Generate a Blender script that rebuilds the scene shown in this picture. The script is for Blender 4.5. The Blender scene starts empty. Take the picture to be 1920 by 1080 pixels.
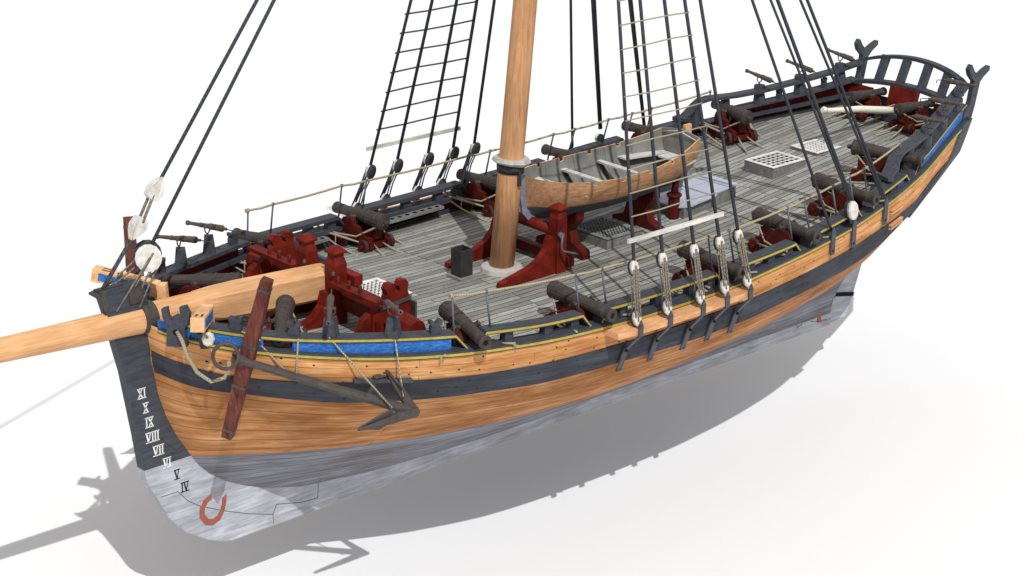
import bpy, math, random
from mathutils import Vector, Matrix
random.seed(7)
PI = math.pi
scn = bpy.context.scene
COL = scn.collection

# ------------------------------------------------------------------ materials
def new_mat(name):
    m = bpy.data.materials.new(name); m.use_nodes = True
    nt = m.node_tree
    return m, nt, nt.nodes, nt.links, nt.nodes['Principled BSDF']

def coords(N, L, scale, kind='Object', rot=(0, 0, 0)):
    tc = N.new('ShaderNodeTexCoord'); mp = N.new('ShaderNodeMapping')
    mp.inputs['Scale'].default_value = scale; mp.inputs['Rotation'].default_value = rot
    L.new(tc.outputs[kind], mp.inputs['Vector'])
    return mp.outputs['Vector']

def noise(N, L, vec, scale=1.0, detail=5, rough=.6, dist=0.0):
    n = N.new('ShaderNodeTexNoise'); n.inputs['Scale'].default_value = scale
    n.inputs['Detail'].default_value = detail; n.inputs['Roughness'].default_value = rough
    n.inputs['Distortion'].default_value = dist
    L.new(vec, n.inputs['Vector']); return n.outputs['Fac']

def ramp(N, L, fac, stops):
    r = N.new('ShaderNodeValToRGB'); e = r.color_ramp.elements
    while len(e) < len(stops): e.new(.5)
    for el, (p, c) in zip(e, stops):
        el.position = p; el.color = (*c, 1) if len(c) == 3 else c
    L.new(fac, r.inputs['Fac']); return r.outputs['Color']

def mix(N, L, fac, a, b, mode='MIX'):
    m = N.new('ShaderNodeMix'); m.data_type = 'RGBA'; m.blend_type = mode
    for sock, v in ((m.inputs[0], fac), (m.inputs[6], a), (m.inputs[7], b)):
        if hasattr(v, 'is_linked'): L.new(v, sock)
        elif isinstance(v, (int, float)): sock.default_value = v
        else: sock.default_value = (*v, 1)
    return m.outputs[2]

def bump(N, L, b, h, strength=.3, dist=.02):
    n = N.new('ShaderNodeBump'); n.inputs['Strength'].default_value = strength
    n.inputs['Distance'].default_value = dist
    L.new(h, n.inputs['Height']); L.new(n.outputs['Normal'], b.inputs['Normal'])

def wood(name, dark, mid, light, scale=(1, 8, 8), rough=.75, kind='Object', grain=3.0, spec=.15, bstr=.25, blotch=None):
    m, nt, N, L, b = new_mat(name)
    v = coords(N, L, scale, kind)
    f = noise(N, L, v, grain, 8, .65, .4)
    c = ramp(N, L, f, [(.28, dark), (.5, mid), (.72, light)])
    v2 = coords(N, L, (.9, .9, .9), kind)
    g = noise(N, L, v2, 1.3, 4, .6)
    lo, hi = blotch or (.72, 1.15)
    c = mix(N, L, 1.0, c, ramp(N, L, g, [(.3, (lo,)*3), (.7, (hi,)*3)]), 'MULTIPLY')
    L.new(c, b.inputs['Base Color']); b.inputs['Roughness'].default_value = rough
    b.inputs['Specular IOR Level'].default_value = spec
    bump(N, L, b, f, bstr, .01)
    return m

def planks(name, dark, mid, light, seam=(.05, .03, .02), dots=True, mortar=.045, seamstr=.8):
    """hull planking laid out in the hull's own UV (u along the strake, v one per plank)"""
    m, nt, N, L, b = new_mat(name)
    v = coords(N, L, (.10, .9, 1), 'UV')
    f = noise(N, L, v, 2.2, 9, .68, .6)
    c = ramp(N, L, f, [(.25, dark), (.5, mid), (.74, light)])
    v3 = coords(N, L, (.07, .25, 1), 'UV')
    g = noise(N, L, v3, 1.6, 5, .6)
    c = mix(N, L, 1.0, c, ramp(N, L, g, [(.3, (.62, .52, .45)), (.68, (1.16, 1.22, 1.32))]), 'MULTIPLY')
    br = N.new('ShaderNodeTexBrick'); L.new(coords(N, L, (1, 1, 1), 'UV'), br.inputs['Vector'])
    br.inputs['Scale'].default_value = 1; br.inputs['Brick Width'].default_value = 31
    br.inputs['Row Height'].default_value = 1; br.inputs['Mortar Size'].default_value = mortar
    br.inputs['Mortar Smooth'].default_value = .35; br.offset = .37
    br.inputs['Color1'].default_value = (1, 1, 1, 1); br.inputs['Color2'].default_value = (.86, .84, .82, 1)
    br.inputs['Mortar'].default_value = (1, 1, 1, 1)
    c = mix(N, L, 1.0, c, br.outputs['Color'], 'MULTIPLY')
    mm = N.new('ShaderNodeMath'); mm.operation = 'MULTIPLY'; mm.inputs[1].default_value = seamstr
    L.new(br.outputs['Fac'], mm.inputs[0])
    c = mix(N, L, mm.outputs[0], c, seam)
    if dots:
        vo = N.new('ShaderNodeTexVoronoi'); vo.voronoi_dimensions = '2D'; vo.inputs['Scale'].default_value = .5
        vo.inputs['Randomness'].default_value = .85
        L.new(coords(N, L, (1, 1, 1), 'UV'), vo.inputs['Vector'])
        d = ramp(N, L, vo.outputs['Distance'], [(.035, (1, 1, 1)), (.065, (0, 0, 0))])
        c = mix(N, L, d, c, (.03, .02, .02))
    L.new(c, b.inputs['Base Color']); b.inputs['Roughness'].default_value = .8
    b.inputs['Specular IOR Level'].default_value = .12
    bump(N, L, b, f, .2, .01)
    return m

def paint(name, col, var=.25, rough=.6, scale=6, spec=.2, stretch=(1, 1, 1), bstr=.15):
    m, nt, N, L, b = new_mat(name)
    f = noise(N, L, coords(N, L, stretch), scale, 7, .65)
    lo = tuple(x*(1-var) for x in col); hi = tuple(min(1, x*(1+var)) for x in col)
    L.new(ramp(N, L, f, [(.3, lo), (.7, hi)]), b.inputs['Base Color'])
    b.inputs['Roughness'].default_value = rough; b.inputs['Specular IOR Level'].default_value = spec
    bump(N, L, b, f, bstr, .008)
    return m

def rope_mat(name, a, bcol, scale=26):
    m, nt, N, L, b = new_mat(name)
    w = N.new('ShaderNodeTexWave'); w.bands_direction = 'DIAGONAL'
    w.inputs['Scale'].default_value = scale; w.inputs['Distortion'].default_value = 1.5
    L.new(coords(N, L, (1, 1, 1)), w.inputs['Vector'])
    L.new(ramp(N, L, w.outputs['Fac'], [(.3, a), (.6, bcol)]), b.inputs['Base Color'])
    b.inputs['Roughness'].default_value = .9; b.inputs['Specular IOR Level'].default_value = .1
    return m

def deck_mat():
    m, nt, N, L, b = new_mat('deck_planks')
    v = coords(N, L, (1, 1, 1))
    br = N.new('ShaderNodeTexBrick'); L.new(v, br.inputs['Vector'])
    br.inputs['Scale'].default_value = 1; br.inputs['Brick Width'].default_value = 2.7
    br.inputs['Row Height'].default_value = .165; br.inputs['Mortar Size'].default_value = .0125
    br.inputs['Mortar Smooth'].default_value = .4; br.offset = .41; br.offset_frequency = 3
    br.inputs['Color1'].default_value = (.345, .345, .325, 1); br.inputs['Color2'].default_value = (.165, .15, .13, 1)
    br.inputs['Bias'].default_value = -.25
    br.inputs['Mortar'].default_value = (.03, .03, .028, 1)
    f = noise(N, L, coords(N, L, (.7, 9, 1)), 2.6, 9, .7, .5)
    c = mix(N, L, 1.0, br.outputs['Color'], ramp(N, L, f, [(.3, (.62, .57, .5)), (.55, (1.05, 1.06, 1.06)), (.75, (1.35, 1.36, 1.34))]), 'MULTIPLY')
    g = noise(N, L, coords(N, L, (.5, 1.2, 1)), 1.5, 5, .65)
    c = mix(N, L, 1.0, c, ramp(N, L, g, [(.3, (.78, .78, .76)), (.7, (1.12, 1.13, 1.15))]), 'MULTIPLY')
    vo = N.new('ShaderNodeTexVoronoi'); vo.voronoi_dimensions = '2D'; vo.inputs['Scale'].default_value = 2.2
    L.new(coords(N, L, (.8, 1.8, 1)), vo.inputs['Vector'])
    c = mix(N, L, ramp(N, L, vo.outputs['Distance'], [(.03, (1, 1, 1)), (.07, (0, 0, 0))]), c, (.08, .07, .05))
    L.new(c, b.inputs['Base Color']); b.inputs['Roughness'].default_value = .85
    b.inputs['Specular IOR Level'].default_value = .1
    bump(N, L, b, br.outputs['Fac'], -.5, .01)
    return m

M = {}
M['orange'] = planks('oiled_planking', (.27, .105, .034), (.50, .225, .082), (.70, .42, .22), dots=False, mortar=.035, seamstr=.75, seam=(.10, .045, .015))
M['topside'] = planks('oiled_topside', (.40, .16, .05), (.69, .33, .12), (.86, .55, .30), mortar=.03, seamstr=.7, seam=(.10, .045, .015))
M['bottom'] = planks('white_lead_bottom', (.15, .15, .165), (.235, .238, .262), (.37, .375, .41), seam=(.06, .06, .07), dots=False, mortar=.05, seamstr=.85)
M['wale'] = planks('black_wale', (.038, .042, .051), (.058, .064, .077), (.088, .095, .11), seam=(.02, .02, .02), mortar=.02, seamstr=.6)
M['grey'] = paint('grey_black_paint', (.050, .054, .067), .38, .6, 5, .25, (.6, 3, 3))
M['dark'] = paint('charcoal_paint', (.035, .037, .044), .3, .55, 5, .25)
M['keel'] = wood('white_lead_timber', (.27, .275, .30), (.39, .40, .44), (.55, .565, .61), (.5, 4, 6), blotch=(.78, 1.18))
M['deck'] = deck_mat()
M['yellow'] = paint('yellow_ochre', (.44, .34, .06), .2, .6, 9)
M['blue'] = wood('blue_paint', (.012, .07, .32), (.03, .145, .47), (.09, .26, .62), (1.2, 9, 9), .6)
M['red'] = paint('red_ochre', (.135, .010, .004), .55, .6, 3.5, .18)
M['red2'] = paint('carriage_red_with_shade', (.085, .008, .005), .45, .6, 6, .2)  # carriage red, darkened so the colour itself holds recess shade
M['spar'] = wood('varnished_pine', (.55, .27, .115), (.70, .38, .18), (.80, .49, .26), (.35, 5, 5), .6, blotch=(.85, 1.1))
M['mast'] = wood('oiled_mast_pine', (.36, .17, .075), (.52, .27, .13), (.64, .37, .20), (6, 6, .35), .65, blotch=(.8, 1.12))
M['cat'] = wood('pale_cathead_timber', (.60, .30, .12), (.82, .47, .23), (.93, .62, .36), (3, 3, 3), .65)
M['channel'] = wood('channel_timber', (.52, .24, .10), (.70, .36, .17), (.82, .50, .28), (1, 7, 7), .7)
M['gun'] = paint('rusty_gun_iron', (.050, .038, .033), .4, .6, 7, .3)
M['swivel'] = paint('bronzed_gun_iron', (.085, .062, .050), .35, .6, 9, .3)
M['iron'] = paint('wrought_iron', (.065, .053, .047), .35, .6, 8, .3)
M['strap'] = paint('painted_strap_iron', (.06, .065, .08), .3, .5, 6, .3)
M['steel'] = paint('stanchion_iron', (.10, .11, .13), .2, .45, 8, .4)
M['tarred_backlit'] = rope_mat('tarred_and_backlit_rope', (.03, .032, .038), (.085, .092, .108), 30)  # tarred rigging; also paints backlit shade on starboard lanyards and ratlines
M['hemp'] = rope_mat('hemp_rope', (.22, .185, .12), (.44, .38, .27), 22)
M['lanyard'] = rope_mat('worn_lanyard', (.15, .13, .10), (.25, .22, .175), 18)
M['ridge'] = rope_mat('ridge_rope', (.22, .17, .10), (.52, .44, .30), 20)
M['white'] = paint('whitewashed_wood', (.62, .595, .55), .22, .7, 9)
M['bonewhite'] = paint('bone_white_tiller', (.78, .73, .62), .12, .6, 10)
M['batten'] = wood('scrubbed_batten', (.48, .45, .39), (.66, .63, .56), (.78, .76, .70), (1, 6, 6), .75)
M['hatch'] = wood('grey_hatch_coaming', (.13, .13, .12), (.19, .19, .18), (.26, .26, .25), (3, 3, 3), .8)
M['grating'] = wood('bleached_grating', (.58, .56, .50), (.72, .71, .66), (.84, .83, .79), (3, 3, 3), .8)
M['grating2'] = wood('dull_grating', (.16, .16, .15), (.22, .22, .21), (.29, .29, .27), (3, 3, 3), .8)
M['hole'] = paint('opening_shade_and_black_iron', (.006, .006, .006), .1, .9)  # near-black: painted shade in openings, plus black iron straps and bolts
M['stock'] = wood('dark_red_stock', (.045, .012, .01), (.13, .038, .028), (.24, .08, .06), (5, 5, .8), .65)
M['copper'] = paint('copper_plate', (.30, .085, .055), .25, .5, 8, .3)
M['chimney'] = paint('sooty_iron', (.035, .032, .03), .3, .7, 6)
M['boatout'] = wood('boat_planking', (.26, .13, .06), (.44, .235, .12), (.58, .35, .20), (.7, 5, 5), .7)
def boat_shell_mat():
    m, nt, N, L, b = new_mat('boat_shell_paint')
    f = noise(N, L, coords(N, L, (.6, 5, 6)), 3, 8, .65, .4)
    c = ramp(N, L, f, [(.28, (.27, .135, .065)), (.5, (.44, .235, .12)), (.72, (.57, .34, .19))])
    tc = N.new('ShaderNodeTexCoord'); sp = N.new('ShaderNodeSeparateXYZ'); L.new(tc.outputs['Object'], sp.inputs[0])
    d = ramp(N, L, sp.outputs['Z'], [(.44, (0, 0, 0)), (.47, (1, 1, 1))])
    g = noise(N, L, coords(N, L, (1, 4, 4)), 4, 6, .6)
    dk = ramp(N, L, g, [(.3, (.045, .047, .06)), (.7, (.085, .09, .11))])
    c = mix(N, L, d, dk, c)
    L.new(c, b.inputs['Base Color']); b.inputs['Roughness'].default_value = .7; b.inputs['Specular IOR Level'].default_value = .15
    return m
M['boatout'] = boat_shell_mat()
M['boatbot'] = paint('boat_bottom_paint', (.075, .08, .10), .3, .7, 4)
M['boatin'] = paint('boat_inside_grey', (.20, .197, .18), .3, .8, 2.5)
M['boatstem'] = paint('boat_stem_grey', (.21, .23, .29), .3, .7, 6)
M['thwart'] = wood('thwart_wood', (.42, .42, .40), (.58, .58, .55), (.70, .70, .67), (1, 5, 5), .75)
M['lid'] = paint('polished_pale_lid', (.44, .45, .54), .25, .28, 2, .6, (1, 5, 1))
M['markw'] = paint('white_draft_paint', (.74, .74, .74), .2, .7, 22)
M['markb'] = paint('black_draft_paint', (.02, .02, .02), .03, .6)
M['seam'] = paint('dark_seam', (.03, .03, .032), .1, .8)
M['collar'] = paint('grey_white_collar', (.44, .42, .385), .2, .7, 6)

# ------------------------------------------------------------------ mesh builder
class MB:
    def __init__(s): s.v = []; s.f = []; s.sm = []; s.uv = {}
    def add(s, vs, fs, smooth=False):
        o = len(s.v); s.v += [tuple(v) for v in vs]
        s.f += [tuple(o+i for i in f) for f in fs]; s.sm += [smooth]*len(fs); return s
    def hexa(s, p):   # 8 points: bottom 4 ccw, top 4 ccw
        return s.add(p, [(3, 2, 1, 0), (4, 5, 6, 7), (0, 1, 5, 4), (1, 2, 6, 5), (2, 3, 7, 6), (3, 0, 4, 7)])
    def box(s, c, d, rz=0, rot=None, taper=1.0):
        a, b, h = d[0]/2, d[1]/2, d[2]/2
        R = rot or Matrix.Rotation(rz, 3, 'Z'); c = Vector(c)
        P = [(-a, -b, -h), (a, -b, -h), (a, b, -h), (-a, b, -h)]
        Q = [(-a*taper, -b*taper, h), (a*taper, -b*taper, h), (a*taper, b*taper, h), (-a*taper, b*taper, h)]
        return s.hexa([c + R @ Vector(p) for p in P+Q])
    def beam(s, p, q, w, h, up=(0, 0, 1), w2=None, h2=None):
        p, q = Vector(p), Vector(q); d = (q-p).normalized(); up = Vector(up)
        x = d.cross(up)
        if x.length < 1e-4: x = d.cross(Vector((1, 0, 0)))
        x.normalize(); z = x.cross(d); w2 = w2 or w; h2 = h2 or h
        A = [p-x*w/2-z*h/2, p+x*w/2-z*h/2, p+x*w/2+z*h/2, p-x*w/2+z*h/2]
        B = [q-x*w2/2-z*h2/2, q+x*w2/2-z*h2/2, q+x*w2/2+z*h2/2, q-x*w2/2+z*h2/2]
        return s.add(A+B, [(0, 1, 2, 3), (7, 6, 5, 4), (0, 4, 5, 1), (1, 5, 6, 2), (2, 6, 7, 3), (3, 7, 4, 0)])
    def tube(s, pts, r, n=8, cap=True, smooth=True):
        pts = [Vector(p) for p in pts]; rs = r if isinstance(r, (list, tuple)) else [r]*len(pts)
        prev = None; vs = []
        for i, p in enumerate(pts):
            d = (pts[min(i+1, len(pts)-1)]-pts[max(i-1, 0)]).normalized()
            if prev is None:
                a = d.cross(Vector((0, 0, 1)));
                if a.length < .05: a = d.cross(Vector((1, 0, 0)))
            else: a = prev - d*prev.dot(d)
            a.normalize(); prev = a; b = d.cross(a)
            for k in range(n):
                t = 2*PI*k/n; vs.append(p + (a*math.cos(t)+b*math.sin(t))*rs[i])
        fs = []
        for i in range(len(pts)-1):
            for k in range(n):
                k2 = (k+1) % n; fs.append((i*n+k, i*n+k2, (i+1)*n+k2, (i+1)*n+k))
        s.add(vs, fs, smooth)
        if cap:
            o = len(s.v)-len(vs)
            s.f.append(tuple(o+k for k in range(n))[::-1]); s.sm.append(False)
            s.f.append(tuple(o+(len(pts)-1)*n+k for k in range(n))); s.sm.append(False)
        return s
    def prism(s, poly, axis, a, b, inv=None):
        """poly 2D in the plane perpendicular to axis; 'y': (x,z); 'x': (y,z); 'z': (x,y)"""
        def P(q, t):
            return {'y': (q[0], t, q[1]), 'x': (t, q[0], q[1]), 'z': (q[0], q[1], t)}[axis]
        n = len(poly); vs = [P(q, a) for q in poly]+[P(q, b) for q in poly]
        if inv: vs = [tuple(inv @ Vector(v)) for v in vs]
        fs = [tuple(range(n)), tuple(range(2*n-1, n-1, -1))]+[(i, n+i, n+(i+1) % n, (i+1) % n) for i in range(n)]
        return s.add(vs, fs)
    def build(s, name, mat, parent=None, label=None, fix=True, mats=None):
        me = bpy.data.meshes.new(name); me.from_pydata(s.v, [], s.f)
        me.polygons.foreach_set('use_smooth', s.sm)
        me.materials.append(mat)
        for m in (mats or []): me.materials.append(m)
        if fix:
            import bmesh
            bm = bmesh.new(); bm.from_mesh(me); bmesh.ops.recalc_face_normals(bm, faces=bm.faces); bm.to_mesh(me); bm.free()
        me.update(); o = bpy.data.objects.new(name, me); COL.objects.link(o)
        if parent: o.parent = parent
        if label: o['label'] = label
        return o

def empty(name, loc=(0, 0, 0), rz=0, label=None, cat=None, group=None):
    o = bpy.data.objects.new(name, None); COL.objects.link(o); o.location = loc; o.rotation_euler = (0, 0, rz)
    o.empty_display_size = .2
    if label: o['label'] = label
    if cat: o['category'] = cat
    if group: o['group'] = group
    return o

def copy_tree(o, parent=None):
    c = o.copy(); COL.objects.link(c)
    if parent is not None: c.parent = parent
    for ch in list(o.children): copy_tree(ch, c)
    return c

def tab(T):
    T = sorted(T)
    def f(x):
        if x <= T[0][0]: return T[0][1]
        if x >= T[-1][0]: return T[-1][1]
        n = len(T)
        for i in range(n-1):
            if x <= T[i+1][0]: break
        x0, y0 = T[i]; x1, y1 = T[i+1]; h = x1-x0
        def sl(j):
            if j == 0: return (T[1][1]-T[0][1])/(T[1][0]-T[0][0])
            if j == n-1: return (T[-1][1]-T[-2][1])/(T[-1][0]-T[-2][0])
            a = (T[j][1]-T[j-1][1])/(T[j][0]-T[j-1][0]); b = (T[j+1][1]-T[j][1])/(T[j+1][0]-T[j][0])
            return 0 if a*b <= 0 else 2*a*b/(a+b)
        m0, m1 = sl(i), sl(i+1); t = (x-x0)/h
        return (2*t**3-3*t**2+1)*y0+(t**3-2*t**2+t)*h*m0+(-2*t**3+3*t**2)*y1+(t**3-t**2)*h*m1
    return f

# ------------------------------------------------------------------ hull lines (metres; x forward, y to port, z up; keel on z=0)
YL = tab([(-.15, .13), (-.2, .42), (-.28, .66), (-.5, 1.07), (-.8, 1.42), (-1.2, 1.83), (-2, 2.4), (-3.5, 3.13), (-5, 3.67), (-7, 4.02), (-9, 4.13),
          (-11, 4.15), (-13, 4.10), (-15, 3.95), (-17, 3.63), (-19, 3.13), (-21, 2.4), (-22, 2.04), (-22.6, 1.84)])
ZL = tab([(0, 5.0), (-.4, 4.87), (-.8, 4.78), (-2, 4.58), (-3.5, 4.38), (-5, 4.28), (-7, 4.19), (-9, 4.15), (-11, 4.16), (-13, 4.27), (-15, 4.42),
          (-17, 4.61), (-19, 4.83), (-21, 5.05), (-22.6, 5.23)])
ZU = tab([(0, 5.22), (-.8, 5.04), (-2, 4.85), (-3.5, 4.69), (-5, 4.58), (-7, 4.47), (-9, 4.45), (-11, 4.47), (-13, 4.52), (-15, 4.65), (-17, 4.83),
          (-19, 5.05), (-21, 5.32), (-22.6, 5.60)])
YU = lambda x: YL(x)-.015-.075*min(1, max(0, (-x-.4)/2.5))
ZD = tab([(-22.6, 4.94), (-21, 4.80), (-19, 4.62), (-18.1, 4.53), (-17, 4.42), (-14, 4.13), (-11.3, 3.97), (-8.85, 3.92), (-6, 3.97), (-3, 4.12), (-1, 4.3), (0, 4.4)])
deck = lambda x, y: ZD(x)-.012*y*y
XR = tab([(5.3, -.12), (4.98, -.15), (4.75, -.18), (4.23, -.22), (3.79, -.28), (3.23, -.41), (2.74, -.6), (2.04, -.99), (1.73, -1.22), (1.33, -1.69),
          (1.02, -2.28), (.75, -3.0), (.55, -4.0), (.40, -5.5)])
WTz = tab([(-.2, 4.42), (-.8, 4.2), (-1.7, 4.06), (-2.5, 3.97), (-3.9, 3.83), (-5.5, 3.73), (-7.5, 3.67), (-9.5, 3.65), (-11.7, 3.67), (-13.4, 3.76),
           (-15.6, 3.91), (-17.3, 4.05), (-19, 4.20), (-20.5, 4.38), (-22, 4.52)])
WTy = lambda x: YL(x)*.99-.02*max(0, 1-(-x)/1.0) if x > -19 else tab([(-19, 3.08), (-20.5, 2.5), (-22, 1.98)])(x)
WBz = tab([(-.3, 3.96), (-.7, 3.78), (-1.5, 3.60), (-2.1, 3.48), (-2.9, 3.37), (-4.05, 3.32), (-4.9, 3.3), (-6.8, 3.22), (-8.7, 3.19), (-10.3, 3.15),
           (-11.9, 3.17), (-13.6, 3.28), (-15.5, 3.33), (-16.4, 3.34), (-18, 3.35), (-19.7, 3.26), (-20.5, 3.15)])
WBy = tab([(-.26, .13), (-.36, .50), (-.55, .78), (-.9, 1.06), (-1.52, 1.46), (-2.15, 1.90), (-2.93, 2.42), (-4.05, 3.02), (-4.95, 3.40), (-6.8, 3.82), (-8.7, 3.95),
           (-10.3, 3.98), (-11.9, 3.98), (-13.4, 3.93), (-14.4, 3.83), (-15.5, 3.65), (-16.4, 3.46), (-18, 2.95), (-19.7, 2.2), (-20.5, 1.8)])
WLz = lambda x: 2.069+.01*x
WLy = tab([(-.99, .13), (-1.37, .42), (-1.99, .82), (-2.67, 1.24), (-3.6, 1.68), (-5.1, 2.25), (-6.9, 2.65), (-9, 2.84), (-11, 2.8), (-13, 2.6), (-14.5, 2.42),
           (-16, 2.12), (-17.5, 1.80), (-18.8, 1.4), (-20.1, .85)])

def build_hull(parent):
    NC = 110
    # rows: (xstart, xend, yfun, zfun)
    base = [(-.15, -22.6, YL, ZL), (-.22, -22.0, WTy, WTz), (-.27, -20.5, WBy, WBz), (-.99, -20.1, WLy, WLz)]
    def colx(r, s): return r[0]+(r[1]-r[0])*(s**1.35)
    rows = []    # each: list of (x,y,z), v coordinate
    def row_pts(r):
        out = []
        for i in range(NC+1):
            x = colx(r, i/NC); y = r[2](x) if i > 0 else .13
            out.append((x, max(y, .13), r[3](x)))
        return out
    R, T, B, W = [row_pts(r) for r in base]
    def between(A, Bq, h, bulge=0.0):
        out = []
        za, zb = A[0][2], Bq[0][2]
        for i in range(NC+1):
            a, b = A[i], Bq[i]; s = i/NC
            z = a[2]+(b[2]-a[2])*h
            x = a[0]+(b[0]-a[0])*h
            if i == 0: x = XR(z)
            else:
                dx = XR(za+(zb-za)*h)-(A[0][0]+(Bq[0][0]-A[0][0])*h); x += dx*(1-s)**6
            y = a[1]+(b[1]-a[1])*h+bulge*math.sin(PI*h)*min(1, max(0, 3.2*s-.45))*min(1, 3*(1-s)+.3)
            out.append((x, max(.13, y), z))
        return out
    rows += [(R, 23)]
    rows += [(between(R, T, .5, .02), 21.5), (T, 20)]
    rows += [(between(T, B, .5, .03), 19), (B, 18)]
    for h in (.25, .5, .75): rows.append((between(B, W, h, .16), 18-6*h))
    rows.append((W, 12))
    for h in (.85, .7, .55, .4, .25, .12, 0.0):
        out = []
        for i in range(NC+1):
            s = i/NC; z0s = .45; zs = z0s+(W[0][2]-z0s)*h; xs = XR(zs)
            xe = -19.9-.2*h; x = xs+(xe-xs)*(s**1.35)
            z0 = .45-.2*min(1, s*3); z = z0+(W[i][2]-z0)*h
            p = .92+.35*(1-s)**4+1.0*s**5
            y = .13+(W[i][1]-.13)*(h**p if h > 0 else 0)
            out.append((x, max(.13, y), z))
        rows.append((out, 12*h))
    nR = len(rows); n = NC+1
    vs = []
    for sgn in (1, -1):
        for r, v in rows: vs += [(p[0], p[1]*sgn, p[2]) for p in r]
    fs = []; mi = []
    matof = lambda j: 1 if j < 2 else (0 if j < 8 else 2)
    for side in range(2):
        o = side*nR*n
        for j in range(nR-1):
            for i in range(NC):
                q = (o+j*n+i, o+j*n+i+1, o+(j+1)*n+i+1, o+(j+1)*n+i)
                fs.append(q if side == 0 else q[::-1]); mi.append(matof(j))
    for j in range(nR-1):   # transom closing
        a = j*n+NC; b = (j+1)*n+NC; o = nR*n
        fs.append((a, o+a, o+b, b)); mi.append(3)
    me = bpy.data.meshes.new('hull_planking'); me.from_pydata(vs, [], fs)
    me.polygons.foreach_set('use_smooth', [True]*len(fs)); me.polygons.foreach_set('material_index', mi)
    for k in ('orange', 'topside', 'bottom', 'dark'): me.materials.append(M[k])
    uv = me.uv_layers.new(name='UVMap')
    U = []
    for side in range(2):
        for r, v in rows:
            for p in r: U.append((-p[0]/.2, v+.5))
    for lp in me.loops: uv.data[lp.index].uv = U[lp.vertex_index]
    me.update()
    ob = bpy.data.objects.new('hull_planking', me); COL.objects.link(ob); ob.parent = parent
    # wale: a proud strake on each side
    for sgn in (1, -1):
        w = MB(); seq = []
        for i in range(n):
            t, m_, b = T[i], rows[3][0][i], B[i]
            off = .035
            seq.append([(t[0], t[1]*sgn, t[2]), (t[0], (t[1]+off)*sgn, t[2]-.005), (m_[0], (m_[1]+off)*sgn, m_[2]), (b[0], (b[1]+off)*sgn, b[2]+.005), (b[0], b[1]*sgn, b[2])])
        vv = [p for s in seq for p in s]; ff = []
        for i in range(NC):
            for k in range(4): ff.append((i*5+k, (i+1)*5+k, (i+1)*5+k+1, i*5+k+1))
        w.add(vv, ff, False)
        ob2 = w.build('wale', M['wale'], parent)
        u2 = ob2.data.uv_layers.new(name='UVMap')
        for lp in ob2.data.loops:
            vi = lp.vertex_index; u2.data[lp.index].uv = (-vv[vi][0]/.2, [2.5, 2.5, 1.5, .5, .5][vi % 5])
    # stern quarter facing: dark plank along the after edge of each side
    for sgn in (1, -1):
        w = MB(); e = []
        for r, v in rows[:5]:
            p = r[NC]; q = r[NC-3]
            e.append((p, q))
        vv = []; 
        for p, q in e:
            d = Vector((q[0]-p[0], q[1]-p[1], 0)).normalized()*.0
            ww = .62 if p[2] > 4.4 else (.45 if p[2] > 3.7 else .2)
            fr = Vector((q[0]-p[0], q[1]-p[1], 0)).normalized()*ww
            vv += [(p[0]-.02, (p[1]+.045)*sgn, p[2]), (p[0]+fr.x, (p[1]+fr.y+.045)*sgn, p[2])]
        w.add(vv, [(2*i, 2*i+1, 2*i+3, 2*i+2) for i in range(len(e)-1)])
        o3 = w.build('quarter_plank', M['grey'], parent)
        sd = o3.modifiers.new('s', 'SOLIDIFY'); sd.thickness = .05; sd.offset = 0
    return rows

# path plank: rectangular section swept along points; outer edge given, width goes inboard
def plank(path, width, th, sgn, name, mat, parent, zoff=0.0):
    """path: list of (x, y_outer, z_top) on the port side"""
    w = MB(); vs = []
    for i, p in enumerate(path):
        a = Vector(path[max(0, i-1)]); b = Vector(path[min(len(path)-1, i+1)])
        t = (b-a); t.z = 0; t.normalize(); nrm = Vector((t.y, -t.x, 0))   # inboard normal for a path running aft
        if nrm.y > 0: nrm = -nrm
        if abs(nrm.y) < .3 and i == 0: pass
        q = Vector(p)+nrm*width
        q.y = max(q.y, .02)
        vs += [(p[0], p[1]*sgn, p[2]+zoff), (q.x, q.y*sgn, p[2]+zoff), (q.x, q.y*sgn, p[2]-th+zoff), (p[0], p[1]*sgn, p[2]-th+zoff)]
    n = len(path); fs = [(0, 1, 2, 3), tuple((n-1)*4+k for k in (3, 2, 1, 0))]
    for i in range(n-1):
        for k in range(4): fs.append((i*4+k, i*4+(k+1) % 4, (i+1)*4+(k+1) % 4, (i+1)*4+k))
    w.add(vs, fs); return w.build(name, mat, parent)

def strip(path, sgn, h, dz, name, mat, parent, out=.012, th=.02):
    """thin moulding on the outer face of a rail; path top edge"""
    w = MB(); vs = []
    for p in path:
        vs += [(p[0], (p[1]+out)*sgn, p[2]-dz), (p[0], (p[1]+out)*sgn, p[2]-dz-h), (p[0], (p[1]+out-th)*sgn, p[2]-dz-h), (p[0], (p[1]+out-th)*sgn, p[2]-dz)]
    n = len(path); fs = [(0, 1, 2, 3), tuple((n-1)*4+k for k in (3, 2, 1, 0))]
    for i in range(n-1):
        for k in range(4): fs.append((i*4+k, i*4+(k+1) % 4, (i+1)*4+(k+1) % 4, (i+1)*4+k))
    w.add(vs, fs); return w.build(name, mat, parent)

def frange(a, b, step):
    n = max(2, int(abs(b-a)/step)+1); return [a+(b-a)*i/(n-1) for i in range(n)]

def kevel(x, y, z, rz, parent, s=1.0):
    """notched timberhead block"""
    w = MB(); R = Matrix.Translation((x, y, z)) @ Matrix.Rotation(rz, 4, 'Z')
    poly = [(-.10, 0), (.10, 0), (.10, .13), (.075, .17), (.12, .21), (.12, .27), (.06, .27), (.0, .20), (-.06, .27), (-.12, .27), (-.12, .21), (-.075, .17), (-.10, .13)]
    w.prism([(a*s, b*s) for a, b in poly], 'y', -.06*s, .06*s, R)
    return w.build('kevel_head', M['grey'], parent)

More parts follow.
